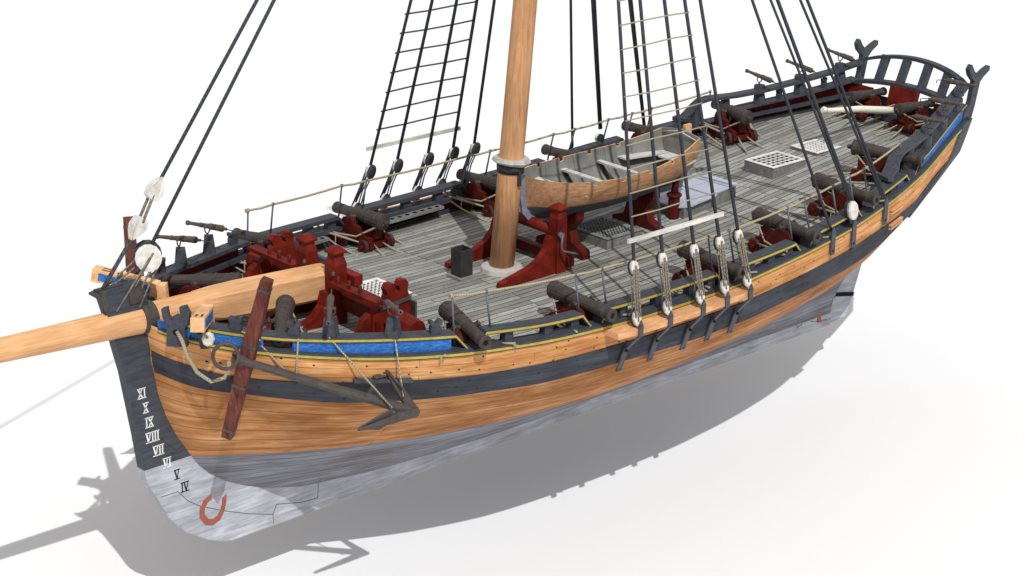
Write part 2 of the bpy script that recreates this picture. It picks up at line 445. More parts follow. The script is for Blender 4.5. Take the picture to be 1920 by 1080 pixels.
# ------------------------------------------------------------------ guns
def make_gun(name, label, group, L=1.68, carriage=True):
    root = empty(name, (0, 0, 0), 0, label, 'cannon', group)
    zc = .66; xm = .95; xb = xm-L
    prof = [(xb-.13, .0), (xb-.125, .035), (xb-.09, .055), (xb-.05, .045), (xb-.02, .05), (xb, .13), (xb+.02, .17), (xb+.06, .175), (xb+.09, .165),
            (xb+.16, .16), (xb+.17, .168), (xb+.2, .168), (xb+.21, .157), (xb+.45, .148), (xb+.46, .158), (xb+.5, .158), (xb+.51, .142), (xb+.82, .128),
            (xb+.83, .137), (xb+.87, .137), (xb+.88, .122), (xm-.26, .102), (xm-.25, .112), (xm-.22, .112), (xm-.21, .102), (xm-.12, .108), (xm-.05, .125), (xm-.01, .125), (xm, .112), (xm, .05), (xm-.12, .048), (xm-.12, 0)]
    w = MB(); n = 14; vs = []; pit = math.radians(-2.5)
    for x, r in prof:
        for k in range(n):
            t = 2*PI*k/n; r_ = r*1.07; y = r_*math.cos(t); z = r_*math.sin(t)
            X = x*math.cos(pit)-z*math.sin(pit)*0; vs.append((x, y, zc+z+(x-.3)*math.sin(pit)))
    fs = []
    for i in range(len(prof)-1):
        for k in range(n): fs.append((i*n+k, (i+1)*n+k, (i+1)*n+(k+1) % n, i*n+(k+1) % n))
    w.add(vs, fs, False)
    w.tube([(.12, -.28, zc+.0), (.12, .28, zc+.0)], .055, 10)
    w.box((xb+.13, 0, zc+.19), (.1, .06, .03))
    bar = w.build('barrel', M['gun'], root)
    bo = MB(); bo.tube([(xm-.02, 0, zc-.03), (xm+.002, 0, zc-.03)], .047, 12); bo.build('muzzle_bore', M['hole'], bar)
    if not carriage: return root
    for s in (-1, 1):
        c = MB()
        poly = [(-.62, .12), (-.62, .26), (-.5, .26), (-.5, .34), (-.36, .34), (-.36, .42), (-.2, .42), (-.2, .5), (-.02, .52), (.0, .62), (.06, .66), (.2, .66), (.34, .62), (.42, .5), (.42, .14), (.2, .12), (.1, .17), (-.2, .17), (-.3, .12)]
        c.prism(poly, 'y', s*.19, s*.29); ck = c.build('carriage_cheek', M['red2'], root)
        k = MB(); k.tube([(.05, s*.24, .665), (.12, s*.24, .735), (.2, s*.24, .675)], .02, 6); k.build('trunnion_clamp', M['iron'], ck)
    a = MB(); a.box((.26, 0, .17), (.15, .62, .13)); a.build('axle', M['red2'], root)
    a = MB(); a.box((-.46, 0, .15), (.15, .62, .13)); a.build('axle', M['red2'], root)
    b = MB(); b.box((-.1, 0, .27), (.75, .36, .05)); b.build('bed', M['red2'], root)
    q = MB(); q.hexa([(-.55, -.09, .3), (-.2, -.09, .3), (-.2, .09, .3), (-.55, .09, .3), (-.55, -.09, .5), (-.2, -.09, .42), (-.2, .09, .42), (-.55, .09, .5)]); q.build('quoin', M['red2'], root)
    for x in (.26, -.46):
        for s in (-1, 1):
            w = MB(); w.tube([(x, s*.31, .15), (x, s*.40, .15)], .15, 12, smooth=False); wh = w.build('wheel', M['red2'], root)
            h = MB(); h.tube([(x, s*.4, .15), (x, s*.45, .15)], .05, 8); h.build('hub', M['red2'], wh)
            h = MB(); h.tube([(x, s*.325, .15), (x, s*.385, .15)], .154, 12, cap=False, smooth=False); h.build('tyre', M['dark'], wh)
    # breeching and tackles
    r = MB(); r.tube([(.72, -.72, .42), (.3, -.5, .3), (-.2, -.34, .32), (-.62, -.1, .6), (xb-.07, 0, zc+.03), (-.62, .1, .6), (-.2, .34, .32), (.3, .5, .3), (.72, .72, .42)], .022, 6)
    r.build('breeching_rope', M['hemp'], root)
    for s in (-1, 1):
        r = MB(); r.tube([(.72, s*.78, .36), (.2, s*.58, .3), (-.45, s*.34, .22)], [.016, .03, .016], 6)
        r.tube([(.72, s*.78, .36), (.1, s*.66, .12), (-.7, s*.62, .025), (-1.05, s*.66, .02)], [.016, .022, .03, .006], 6)
        r.tube([(.2, s*.6, .3), (.18, s*.63, .03)], .012, 5)
        r.build('side_tackle', M['hemp'], root)
        r = MB(); r.tube([(-.54, s*.12, .17), (-.8, s*.17, .09), (-1.1, s*.24, .04), (-1.38, s*.30, .015)], [.018, .028, .032, .006], 6)
        r.build('train_tackle', M['hemp'], root)
    return root

def make_swivel(name, label, group):
    root = empty(name, (0, 0, 0), 0, label, 'swivel gun', group)
    w = MB(); n = 12; zc = .22
    prof = [(-.44, 0), (-.43, .03), (-.40, .032), (-.38, .02), (-.35, .062), (-.32, .072), (-.28, .068), (-.1, .062), (-.09, .068), (-.06, .068), (-.05, .056), (.15, .046), (.16, .052), (.19, .052), (.2, .042), (.42, .036), (.47, .052), (.5, .052), (.51, .045), (.51, .022), (.42, .02), (.42, 0)]
    vs = [(x, r*math.cos(2*PI*k/n), zc+r*math.sin(2*PI*k/n)) for x, r in prof for k in range(n)]
    fs = [(i*n+k, (i+1)*n+k, (i+1)*n+(k+1) % n, i*n+(k+1) % n) for i in range(len(prof)-1) for k in range(n)]
    w.add(vs, fs, False); w.tube([(.02, -.11, zc), (.02, .11, zc)], .028, 8)
    w.build('barrel', M['swivel'], root)
    y = MB(); y.tube([(.02, -.095, zc+.02), (.02, -.095, .14), (.02, -.05, .08), (.02, 0, .06), (.02, .05, .08), (.02, .095, .14), (.02, .095, zc+.02)], .014, 6)
    y.tube([(.02, 0, .07), (.02, 0, -.04)], .018, 6); y.build('yoke', M['iron'], root)
    t = MB(); t.tube([(-.42, 0, zc), (-.62, 0, zc-.02), (-.66, 0, zc-.03), (-.67, 0, zc-.11)], .011, 6); t.build('aiming_handle', M['iron'], root)
    return root

# ------------------------------------------------------------------ world, camera, light
wld = bpy.data.worlds.new('World'); scn.world = wld; wld.use_nodes = True
wld.node_tree.nodes['Background'].inputs['Color'].default_value = (.97, .98, 1, 1)
wld.node_tree.nodes['Background'].inputs['Strength'].default_value = .54
cam = bpy.data.cameras.new('camera'); co = bpy.data.objects.new('camera', cam); COL.objects.link(co)
cam.sensor_width = 36; cam.lens = 3665.84/1920*36; cam.clip_end = 2000; cam.clip_start = .5
yw, pt, rl = math.radians(227.5467), math.radians(-20.3865), math.radians(.9827)
f = Vector((math.cos(yw)*math.cos(pt), math.sin(yw)*math.cos(pt), math.sin(pt)))
rt = f.cross(Vector((0, 0, 1))).normalized(); up = rt.cross(f)
r2 = rt*math.cos(rl)+up*math.sin(rl); u2 = up*math.cos(rl)-rt*math.sin(rl)
co.matrix_world = Matrix.Translation((17.0092, 28.6083, 17.8429)) @ Matrix((r2, u2, -f)).transposed().to_4x4()
scn.camera = co
sun = bpy.data.lights.new('sun', 'SUN'); so = bpy.data.objects.new('sun', sun); COL.objects.link(so)
sun.energy = 2.65; sun.angle = math.radians(.5); sun.color = (1, .995, .985)
so.rotation_euler = Vector((-.303, -.711, -1)).to_track_quat('-Z', 'Y').to_euler(); so.location = (10, 20, 30)
scn.view_settings.view_transform = 'Standard'; scn.view_settings.look = 'None'; scn.view_settings.exposure = .14; scn.view_settings.gamma = 1
scn.view_settings.use_curve_mapping = False
scn.render.engine = 'CYCLES'

GZ = -1.31
g = MB(); g.add([(-260, -260, GZ), (160, -260, GZ), (160, 120, GZ), (-260, 120, GZ)], [(0, 1, 2, 3)])
gm, nt, N, L, b = new_mat('white_studio_floor')
gf = noise(N, L, coords(N, L, (.05, .05, .05)), 1, 3)
L.new(ramp(N, L, gf, [(.3, (.81, .81, .81)), (.7, (.83, .83, .83))]), b.inputs['Base Color'])
b.inputs['Roughness'].default_value = .6; b.inputs['Specular IOR Level'].default_value = .2
go = g.build('ground', gm); go['kind'] = 'structure'; go['label'] = 'plain white studio floor under the ship'

# ------------------------------------------------------------------ the ship
ship = empty('sailing_ship', (0, 0, 0), 0, 'single-masted wooden armed sloop with black wale, orange planking and blue rail panels', 'sailing ship')
build_hull(ship)

# keel with deadwood, stem and sternpost
k = MB()
k.hexa([(-19.95, -.12, -.08), (-1.8, -.12, 0), (-1.8, .12, 0), (-19.95, .12, -.08), (-19.95, -.12, .42), (-1.8, -.12, .42), (-1.8, .12, .42), (-19.95, .12, .42)])
k.build('keel', M['keel'], ship)
front = [(.72, 5.72), (.56, 5.15), (.45, 4.6), (.32, 4.05), (.19, 3.2), (.12, 2.75), (.03, 2.06)]
low = [(.03, 2.06), (-.02, 1.8), (-.2, 1.45), (-.44, .95), (-.8, .52), (-1.3, .19), (-1.62, .05), (-1.9, 0.0), (-4.0, 0)]
rabU = [(-.45, 3.3), (-.36, 4.23), (-.3, 5.0), (-.16, 5.72)]
st = MB(); st.prism(front+[(-1.15, 2.06), (-.75, 2.74), (-.55, 3.23)]+rabU, 'y', -.12, .12)
stem = st.build('stem', M['grey'], ship)
st = MB(); st.prism(low+[(-6.2, .01), (-6.2, .36), (-4.6, .50), (-3.4, .70), (-2.6, 1.0), (-1.9, 1.4), (-1.45, 1.8), (-1.15, 2.06)], 'y', -.121, .121)
st.build('forefoot', M['keel'], ship)
def seam(pts, y=.1235, r=.0045, nm='scarf_seam', par=None):
    w = MB()
    for a, b2 in zip(pts[:-1], pts[1:]):
        w.beam((a[0], y, a[1]), (b2[0], y, b2[1]), .004, r*2, up=(0, 0, 1) if abs(a[0]-b2[0]) > abs(a[1]-b2[1]) else (1, 0, 0))
    return w.build(nm, M['seam'], par or ship)
seam([(.21, 2.97), (0.0, 2.97), (-.66, 2.27), (-.81, 2.31)], .121)
seam([(-0.3, 1.42), (-0.66, 1.42), (-0.88, 1.15), (-1.14, 0.96), (-1.64, 0.7), (-2.23, 0.44), (-2.8, 0.24), (-2.81, 0.03)])
seam([(-2.8, 0.24), (-2.89, 0.43), (-3.48, 0.28), (-3.89, 0.25), (-3.91, 0.56)])
# stern post and deadwood
d = MB(); d.prism([(-16.5, .2), (-19.9, .0), (-19.97, .0), (-20.35, 2.1), (-20.1, 2.1), (-19.2, 1.6), (-17.4, .7)], 'y', -.11, .11); d.build('deadwood', M['keel'], ship)
seam([(-17.3, 0.28), (-18.62, 0.29), (-18.63, 0.18), (-18.8, 0.19), (-18.8, 0.32), (-19.14, 0.33), (-19.18, 0.19), (-19.78, 0.1)], .1255)
seam([(-18.86, 0.31), (-19.08, 0.68)], .1255); seam([(-19.98, -.03), (-20.02, .55), (-20.12, 1.3)], .0875)
rd = MB(); rd.prism([(-20.0, -.06), (-20.62, -.03), (-20.85, .55), (-21.15, 1.4), (-21.5, 2.6), (-22.2, 5.0), (-21.95, 5.05), (-21.1, 2.8), (-20.12, 1.0)], 'y', -.075, .075)
rudder = rd.build('rudder', M['keel'], ship)
for z0, x0, x1 in ((.66, -20.06, -20.86),):
    h = MB(); h.beam((x0+.02, 0, z0+.04), (x1, 0, z0-.14), .19, .10); h.build('pintle_strap', M['hole'], rudder)
h = MB(); h.beam((-19.45, 0, .84), (-20.05, 0, .66), .27, .10); h.build('gudgeon_strap', M['hole'], ship)
tl = MB(); tl.tube([(-19.16, 0, 5.62), (-19.22, 0, 5.61), (-19.3, 0, 5.60)], [.06, .085, .06], 10)
tl.tube([(-19.25, 0, 5.605), (-19.5, 0, 5.55), (-20.6, 0, 5.40), (-21.6, 0, 5.20), (-22.15, 0, 5.09)], [.055, .06, .082, .095, .09], 10)
tl.build('tiller', M['bonewhite'], ship)
# copper horseshoe and fish plates
w = MB(); hs = [(397, 927), (385, 938), (376, 955), (377, 970), (386, 980), (400, 980), (413, 970), (420, 955), (424, 941)]
HS = [(-1.39, 1.09), (-1.26, 1.03), (-1.17, 0.90), (-1.16, 0.74), (-1.26, 0.58), (-1.4, 0.53), (-1.54, 0.58), (-1.63, 0.71), (-1.68, 0.86), (-1.69, 1.0)]
for i_ in range(len(HS)-1):
    a, c = HS[i_], HS[i_+1]; cx_, cz_ = -1.44, .84
    def outp(q, k_): return (q[0]+(q[0]-cx_)*k_, q[1]+(q[1]-cz_)*k_)
    w.prism([outp(a, .17), outp(c, .17), outp(c, -.22), outp(a, -.22)], 'y', .118, .136)
w.build('copper_horseshoe_plate', M['copper'], ship)
w = MB(); w.prism([(-19.43, 0.52), (-19.56, 0.49), (-19.52, 0.32), (-19.58, 0.08), (-19.39, 0.13), (-19.45, 0.32)], 'y', .125, .138); w.build('copper_fish_plate', M['copper'], ship)

# draft marks in Roman numerals
def glyph(txt, cx, z0, h, mat, y=.122):
    w = MB(); t = h*.12; adv = 0
    widths = {'X': .62*h, 'I': .30*h, 'V': .62*h}
    tot = sum(widths[c] for c in txt); x = cx+tot/2
    def bar(a, b2, wd):   # a,b in (reading x, height); reading x runs aft
        p = Vector((x-a[0]*h, y, z0+a[1]*h)); q = Vector((x-b2[0]*h, y, z0+b2[1]*h))
        d2 = (q-p).normalized(); nrm = Vector((d2.z, 0, -d2.x))*wd/2
        w.add([p-nrm, p+nrm, q+nrm, q-nrm, p-nrm+Vector((0, .005, 0)), p+nrm+Vector((0, .005, 0)), q+nrm+Vector((0, .005, 0)), q-nrm+Vector((0, .005, 0))],
              [(0, 1, 2, 3), (7, 6, 5, 4), (0, 4, 5, 1), (1, 5, 6, 2), (2, 6, 7, 3), (3, 7, 4, 0)])
    for ch in txt:
        if ch == 'X': bar((.08, 1), (.54, 0), t*1.3); bar((.54, 1), (.08, 0), t*.8)
        if ch == 'V': bar((.08, 1), (.31, 0), t*1.3); bar((.54, 1), (.31, 0), t*.8)
        if ch == 'I': bar((.15, 1), (.15, 0), t*1.1)
        x -= widths[ch]
    x = cx+tot/2; W2 = tot/h
    bar((-.02, 1.0), (W2+.02, 1.0), t*.8)
    bar((-.02, 0.0), (W2+.02, 0.0), t*.8)
    return w.build('draft_mark', M[mat], ship)
for i, (t, cx) in enumerate(zip(['XI', 'X', 'IX', 'VIII', 'VII', 'VI', 'V', 'IV'], [0, -.07, -.13, -.18, -.29, -.46, -.66, -.82])):
    glyph(t, cx, 3.60-i*.3048-.09, .19, 'markw' if i < 6 else 'markb')

# stem head ironwork
w = MB(); w.beam((.70, -.14, 5.66), (.70, .14, 5.66), .1, .06); w.beam((.655, .128, 5.72), (.60, .128, 5.35), .1, .015, up=(0, 1, 0)); w.beam((.7, 0, 5.735), (.2, .0, 5.735), .07, .02)
w.tube([(.73, -.22, 5.62), (.73, .0, 5.62)], .03, 6); w.build('stemhead_strap', M['iron'], stem)
w = MB(); w.box((.02, .13, 5.52), (.26, .03, .3)); w.build('stemhead_cleat', M['iron'], stem)

# deck
w = MB(); xs = frange(-.45, -22.45, .4); ny = 12; vs = []
for x in xs:
    hw = max(.05, YL(x)-.1)
    for j in range(ny+1):
        y = -hw+2*hw*j/ny; vs.append((x, y, deck(x, y)))
w.add(vs, [(i*(ny+1)+j, i*(ny+1)+j+1, (i+1)*(ny+1)+j+1, (i+1)*(ny+1)+j) for i in range(len(xs)-1) for j in range(ny)], False)
w.build('deck', M['deck'], ship)

# bulwarks, rails
for s in (1, -1):
    w = MB(); vs = []; xs = frange(-.3, -22.5, .25)
    for x in xs:
        y = max(.04, YL(x)-.13); vs += [(x, y*s, deck(x, y)-.05), (x, y*s, ZL(x)-.05)]
    w.add(vs, [(2*i, 2*i+1, 2*i+3, 2*i+2) for i in range(len(xs)-1)])
    o = w.build('inner_bulwark', M['red'], ship)
    w = MB(); vs = []
    for x in xs:
        y = max(.04, YL(x)-.14); z = deck(x, y); vs += [(x, y*s, z+.10), (x, (y-.07)*s, z+.10), (x, (y-.09)*s, z-.02)]
    w.add(vs, [(3*i+k, 3*i+k+1, 3*i+4+k, 3*i+3+k) for i in range(len(xs)-1) for k in range(2)]); w.build('waterway', M['dark'], ship)
    # lower rail
    path = [(x, YL(x)+.03, ZL(x)) for x in [-.2, -.28, -.38, -.5, -.65, -.8, -1, -1.25]+frange(-1.6, -22.45, .35)]
    r = plank(path, .35, .10, s, 'lower_rail', M['grey'], ship)
    strip(path, s, .045, .035, 'yellow_moulding', M['yellow'], r)
    # upper rail segments: (fore x, aft x, slope at fore end, slope at aft end)
    segs = [(-.3, -4.62, 0, .24), (-5.22, -7.38, .13, .22), (-7.98, -11.05, .13, .2), (-11.72, -13.58, .13, .2), (-14.22, -15.95, .14, .2), (-16.75, -18.28, .14, .2), (-19.0, -22.5, .22, 0)]
    for a, e, sa, se in segs:
        p = []
        if sa: p += [(a+sa, YU(a+sa), ZL(a+sa)+.02), (a+sa*.45, YU(a+sa*.45), ZL(a)+(ZU(a)-ZL(a))*.55)]
        xs2 = ([-.3, -.42, -.6, -.8, -1, -1.3]+frange(-1.7, e, .35)) if a == -.3 else frange(a, e, .35)
        p += [(x, max(YU(x), .5*YL(x)), ZU(x)) for x in xs2]
        if se: p += [(e-se*.5, YU(e-se*.5), ZL(e)+(ZU(e)-ZL(e))*.5), (e-se, YU(e-se), ZL(e-se)+.02)]
        wd = .28 if a > -19 else .36
        if a == -.3: wd = .30
        r = plank(p, wd, .085 if a > -19 else .045, s, 'upper_rail', M['grey'], ship)
        strip(p, s, .042 if a > -19 else .022, .022 if a > -19 else .012, 'yellow_moulding', M['yellow'], r)
    def panel(a, e, mat, name, yo, z0f, z1f, th=.05, inner=None):
        xs3 = frange(a, e, .25); w = MB(); vs = []
        for x in xs3:
            y = YU(x)-yo; vs += [(x, y*s, z0f(x)), (x, y*s, z1f(x)), (x, (y-th)*s, z1f(x)), (x, (y-th)*s, z0f(x))]
        n = len(xs3); fs = [(0, 1, 2, 3), tuple((n-1)*4+k for k in (3, 2, 1, 0))]
        for i in range(n-1):
            for k in range(4): fs.append((i*4+k, i*4+(k+1) % 4, (i+1)*4+(k+1) % 4, (i+1)*4+k))
        w.add(vs, fs); ob = w.build(name, M[mat], ship)
        if inner:
            w = MB(); vs = []
            for x in xs3:
                y = YU(x)-yo-th-.012; vs += [(x, y*s, z0f(x)), (x, y*s, z1f(x))]
            w.add(vs, [(2*i, 2*i+1, 2*i+3, 2*i+2) for i in range(n-1)]); w.build('red_lining', M['red'], ob)
        return ob
    zlo = lambda x: ZL(x)+.002; zhi = lambda x: ZU(x)-.088
    panel(-.22, -1.42, 'blue', 'blue_panel', .0, zlo, zhi, inner=1)
    panel(-1.88, -4.55, 'blue', 'blue_panel', .03, zlo, zhi, inner=1)
    panel(-17.92, -18.24, 'blue', 'blue_panel', .05, zlo, zhi, inner=1)
    panel(-19.15, -22.3, 'blue', 'blue_panel', .005, lambda x: ZL(x)+.03, lambda x: ZU(x)-.048)
    panel(-19.12, -22.4, 'dark', 'panel_backing', .045, zlo, zhi, inner=1)
    # timberheads carrying the upper rail
    for x in (-5.75, -6.62, -7.25, -8.5, -9.45, -10.4, -10.95, -12.2, -12.85, -13.45, -14.6, -15.2, -15.8, -17.15, -17.7):
        w = MB(); y = YU(x)-.14; z0, z1 = ZL(x)-.02, ZU(x)-.07
        w.box((x, y*s, (z0+z1)/2), (.22, .17, z1-z0), taper=.82); w.build('timberhead', M['grey'], ship)
    # swivel stocks on the bow rail
    for x, y in ((-2.56, 2.44), (-3.57, 2.97)):
        w = MB(); z0 = ZU(x)-.01; z1 = {-2.56: 5.12, -3.57: 5.02}[x]+.02
        w.box((x, (y-.02)*s, (z0+z1)/2), (.26, .26, z1-z0), rz=s*.6, taper=.68); w.build('swivel_stock', M['grey'], ship)
    for x, ang in ((-1.12, .9), (-1.95, .75), (-4.33, .3)):
        kevel(x, (YU(x)-.15)*s, ZU(x)-.005, -s*ang, ship)
    for x in (-20.35, -21.55):
        kevel(x, (YU(x)-.2)*s, ZU(x)-.005, -s*.35, ship, .9)
    # fife rail over the quarterdeck
    fp = [(-17.66, 3.30, 5.0), (-17.85, 3.26, 5.16), (-18.0, 3.22, 5.30), (-18.15, 3.17, 5.42), (-18.4, 3.09, 5.47), (-19.1, 2.88, 5.47), (-19.84, 2.66, 5.52), (-20.94, 2.29, 5.68), (-22.0, 1.92, 5.87), (-22.62, 1.72, 6.02)]
    fr = plank(fp, .30, .075, s, 'fife_rail', M['grey'], ship)
    w = MB(); w.box((-17.62, 3.15*s, 4.985), (.16, .42, .09), rz=-s*.3); w.build('fife_rail_foot', M['grey'], fr)
    for x, y in ((-18.02, 3.08), (-18.85, 2.83), (-19.84, 2.58), (-20.94, 2.2), (-22.05, 1.82)):
        zt = {-18.02: 5.25, -18.85: 5.42, -19.84: 5.46, -20.94: 5.62, -22.05: 5.82}[x]; zb = ZU(x)-.03 if x < -18.9 else ZL(x)
        w = MB(); w.tube([(x, (y-.03)*s, zb), (x, y*s, zt)], [.17, .125] if x < -19 else [.14, .11], 8, smooth=False); w.build('fife_stanchion', M['grey'], ship)
        if x < -19:
            w = MB(); w.tube([(x, y*s, zt+.06), (x, y*s, zt+.15)], [.145, .135], 10, smooth=False); w.build('swivel_stock', M['grey'], ship)

# transom, arches and crutch posts
for (z_end, x_end, y_end, z_mid, x_mid, wx, th, nm) in ((6.0, -22.62, 1.66, 6.34, -22.82, .2, .08, 'taffrail'), (5.47, -22.35, 1.8, 5.70, -22.52, .26, .09, 'transom_rail')):
    w = MB(); vs = []; n = 17
    for i in range(n):
        t = -1+2*i/(n-1); y = y_end*t; q = 1-t*t; z = z_end+(z_mid-z_end)*q**.8; x = x_end+(x_mid-x_end)*q
        vs += [(x+wx/2, y, z), (x-wx/2, y, z), (x-wx/2, y, z-th), (x+wx/2, y, z-th)]
    fs = [(0, 1, 2, 3), tuple((n-1)*4+k for k in (3, 2, 1, 0))]
    for i in range(n-1):
        for k in range(4): fs.append((i*4+k, i*4+(k+1) % 4, (i+1)*4+(k+1) % 4, (i+1)*4+k))
    w.add(vs, fs); w.build(nm, M['grey'], ship)
for y in (-.93, -.28, .38, 1.0):
    w = MB(); w.beam((-22.5, y, 5.6), (-22.78, y, 6.24), .19, .15, up=(1, 0, 0)); w.build('taffrail_stanchion', M['grey'], ship)
tr = MB()
def tpan(y0, y1, z0, z1): tr.hexa([(-22.2-(z0-4.9)*.22, y0, z0), (-22.2-(z0-4.9)*.22, y1, z0), (-22.27-(z0-4.9)*.22, y1, z0), (-22.27-(z0-4.9)*.22, y0, z0), (-22.2-(z1-4.9)*.22, y0, z1), (-22.2-(z1-4.9)*.22, y1, z1), (-22.27-(z1-4.9)*.22, y1, z1), (-22.27-(z1-4.9)*.22, y0, z1)])
tpan(-.44, .44, 4.7, 5.63); tpan(-1.85, -.96, 4.7, 5.45); tpan(.96, 1.85, 4.7, 5.45); tpan(-.96, -.44, 4.7, 5.08); tpan(.44, .96, 4.7, 5.08)
tr.build('transom_panel', M['red'], ship)
for s in (1, -1):
    w = MB(); w.prism([(-22.1, 4.72), (-22.42, 4.66), (-22.70, 5.0), (-22.86, 5.5), (-22.98, 6.06), (-23.12, 6.18), (-23.34, 6.30), (-23.33, 6.41), (-23.12, 6.34), (-22.95, 6.26), (-22.82, 6.28), (-22.70, 6.38), (-22.58, 6.55), (-22.49, 6.44), (-22.55, 6.28), (-22.74, 6.1), (-22.66, 5.6), (-22.45, 5.15)], 'y', 1.65*s, 1.78*s)
    w.build('crutch_post', M['grey'], ship)
    w = MB(); w.hexa([(-21.9, 1.98*s, 4.5), (-22.6, 1.80*s, 4.9), (-22.6, 1.66*s, 4.9), (-21.9, 1.84*s, 4.5), (-22.3, 1.88*s, 5.4), (-22.82, 1.74*s, 5.6), (-22.82, 1.62*s, 5.6), (-22.3, 1.74*s, 5.4)]); w.build('quarter_knee', M['grey'], ship)
w = MB(); w.box((-22.0, 0, 4.99), (.5, .8, .2)); w.build('rudder_trunk', M['grey'], ship)

# bowsprit with square heel, bitts
w = MB()
def ring(x, z, ry, rz, sq, n=24):
    out = []
    for k in range(n):
        t = 2*PI*k/n+PI/n; c, s_ = math.cos(t), math.sin(t)
        q = 1/max(abs(c), abs(s_)); q = 1+(min(q, 1.30)-1)*sq
        out.append((x, c*ry*q, z+s_*rz*q))
    return out
secs = [(-4.35, 4.74, .29, .30, 1), (-2.3, 4.87, .29, .29, 1), (-1.75, 4.90, .285, .285, .85), (-1.35, 4.93, .29, .29, .2), (-1.3, 4.93, .285, .285, 0), (2.64, 5.10, .215, .215, 0), (8, 5.36, .19, .19, 0), (12, 5.55, .16, .16, 0)]
vs = [p for s_ in secs for p in ring(*s_)]; n = 24
w.add(vs, [(i*n+k, (i+1)*n+k, (i+1)*n+(k+1) % n, i*n+(k+1) % n) for i in range(len(secs)-1) for k in range(n)]+[tuple(range(n)), tuple(range(7*n, 8*n))], False)
bow = w.build('bowsprit', M['spar'], ship)
w = MB(); w.tube([(-.36, 0, 4.985), (-.10, 0, 4.995)], .295, 24, smooth=False); w.build('gammon_iron', M['iron'], bow)
for s in (1, -1):
    w = MB(); x0, y0 = -4.18, .46*s
    def sec(z, a): return [(x0-a, y0-a, z), (x0+a, y0-a, z), (x0+a, y0+a, z), (x0-a, y0+a, z)]
    L_ = [(3.9, .15), (5.02, .15), (5.26, .15), (5.40, .11), (5.46, .11), (5.47, .15), (5.51, .155), (5.60, .07)]
    vs = [p for z, a in L_ for p in sec(z, a)]
    w.add(vs, [(i*4+k, i*4+(k+1) % 4, (i+1)*4+(k+1) % 4, (i+1)*4+k) for i in range(len(L_)-1) for k in range(4)]+[(3, 2, 1, 0), tuple(28+k for k in range(4))])
    bt = w.build('bowsprit_bitt', M['red'], ship)
    w = MB(); w.prism([(-4.0, 3.95), (-4.0, 4.75), (-3.85, 4.75), (-3.78, 4.5), (-3.6, 4.3), (-3.2, 4.15), (-3.0, 4.05), (-3.0, 3.98)], 'y', y0-.09, y0+.09); w.build('knee', M['red'], bt)
    w = MB(); w.box((-4.0, y0+.152, 5.12), (.05, .03, .07)); w.build('bolt', M['steel'], bt)
w = MB(); w.beam((-4.36, -.4, 5.1), (-4.36, .4, 5.1), .1, .1); w.build('heel_bar', M['grey'], ship)
w = MB(); w.beam((-4.46, -.80, 4.93), (-4.46, .80, 4.93), .2, .2); w.build('cross_piece', M['red'], ship)
# windlass and pin rails
for s in (1, -1):
    w = MB(); w.box((-3.99, 1.32*s, 4.94), (.22, 1.45, .08)); pr = w.build('pin_rail', M['red'], ship)
    for y in (.78, 1.12, 1.45):
        p = MB(); p.tube([(-3.99, y*s, 4.85), (-3.99, y*s, 5.12)], [.03, .04], 8); p.build('belaying_pin', M['red2'], pr)
    w = MB(); w.prism([(-4.85, 3.95), (-4.85, 4.75), (-4.78, 4.98), (-4.8, 5.12), (-4.74, 5.2), (-4.62, 5.2), (-4.57, 5.1), (-4.6, 5.0), (-4.55, 4.95), (-4.47, 4.98), (-4.5, 5.1), (-4.43, 5.19), (-4.32, 5.19), (-4.26, 5.1), (-4.3, 4.98), (-4.2, 4.8), (-3.95, 4.7), (-3.9, 3.95)], 'y', 1.73*s, 1.89*s)
    w.build('carrick_bitt', M['red'], ship)
    w = MB(); w.prism([(-3.9, 4.0), (-3.9, 4.7), (-3.75, 4.6), (-3.6, 4.3), (-3.2, 4.12), (-3.1, 4.0)], 'y', 1.72*s, 1.88*s); w.build('carrick_knee', M['red'], ship)
    w = MB(); w.tube([(-4.42, .62*s, 4.52), (-4.42, 1.66*s, 4.5)], .27, 8, smooth=False); w.build('windlass_drum', M['red2'], ship)
    w = MB(); w.tube([(-4.42, 1.93*s, 4.48), (-4.42, 2.6*s, 4.44)], [.25, .22], 8, smooth=False); wb = w.build('windlass_end', M['red'], ship)
    w = MB(); w.beam((-4.93, 1.8*s, 4.72), (-4.93, 1.8*s, 4.0), .3, .05, up=(1, 0, 0)); w.beam((-4.83, 1.91*s, 4.82), (-4.1, 1.91*s, 4.76), .03, .07); w.build('iron_band', M['iron'], ship)
w = MB(); w.tube([(-4.42, -.62, 4.52), (-4.42, .62, 4.52)], .29, 8, smooth=False); w.build('windlass_barrel', M['red2'], ship)

# mast
w = MB(); mx = lambda z: -8.85-.095*(z-3.87)
w.tube([(mx(z), 0, z) for z in (3.85, 6, 10, 18, 24)], [.262, .26, .245, .22, .18], 20); mast = w.build('mast', M['mast'], ship)
w = MB(); w.tube([(mx(6.2), 0, 6.19), (mx(6.3), 0, 6.25), (mx(6.35), 0, 6.33)], [.36, .41, .38], 8, smooth=False); w.build('mast_collar', M['collar'], mast)
w = MB(); w.tube([(mx(6.1), 0, 6.02), (mx(6.2), 0, 6.2)], [.285, .30], 20); w.beam((mx(6), .29, 6.1), (mx(6), .29, 5.78), .07, .06, up=(0, 1, 0)); w.build('mast_band', M['dark'], mast)
w = MB(); w.tube([(-8.86, 0, 3.92), (-8.86, 0, 4.0), (-8.86, 0, 4.03)], [.47, .44, .36], 14, smooth=False); w.build('mast_coat', M['collar'], mast)
w = MB(); w.box((mx(21.5)+.1, 0, 21.5), (1.5, 1.9, .12)); w.box((mx(24), 0, 24.0), (.6, 1.0, .12)); w.build('crosstrees', M['dark'], mast)

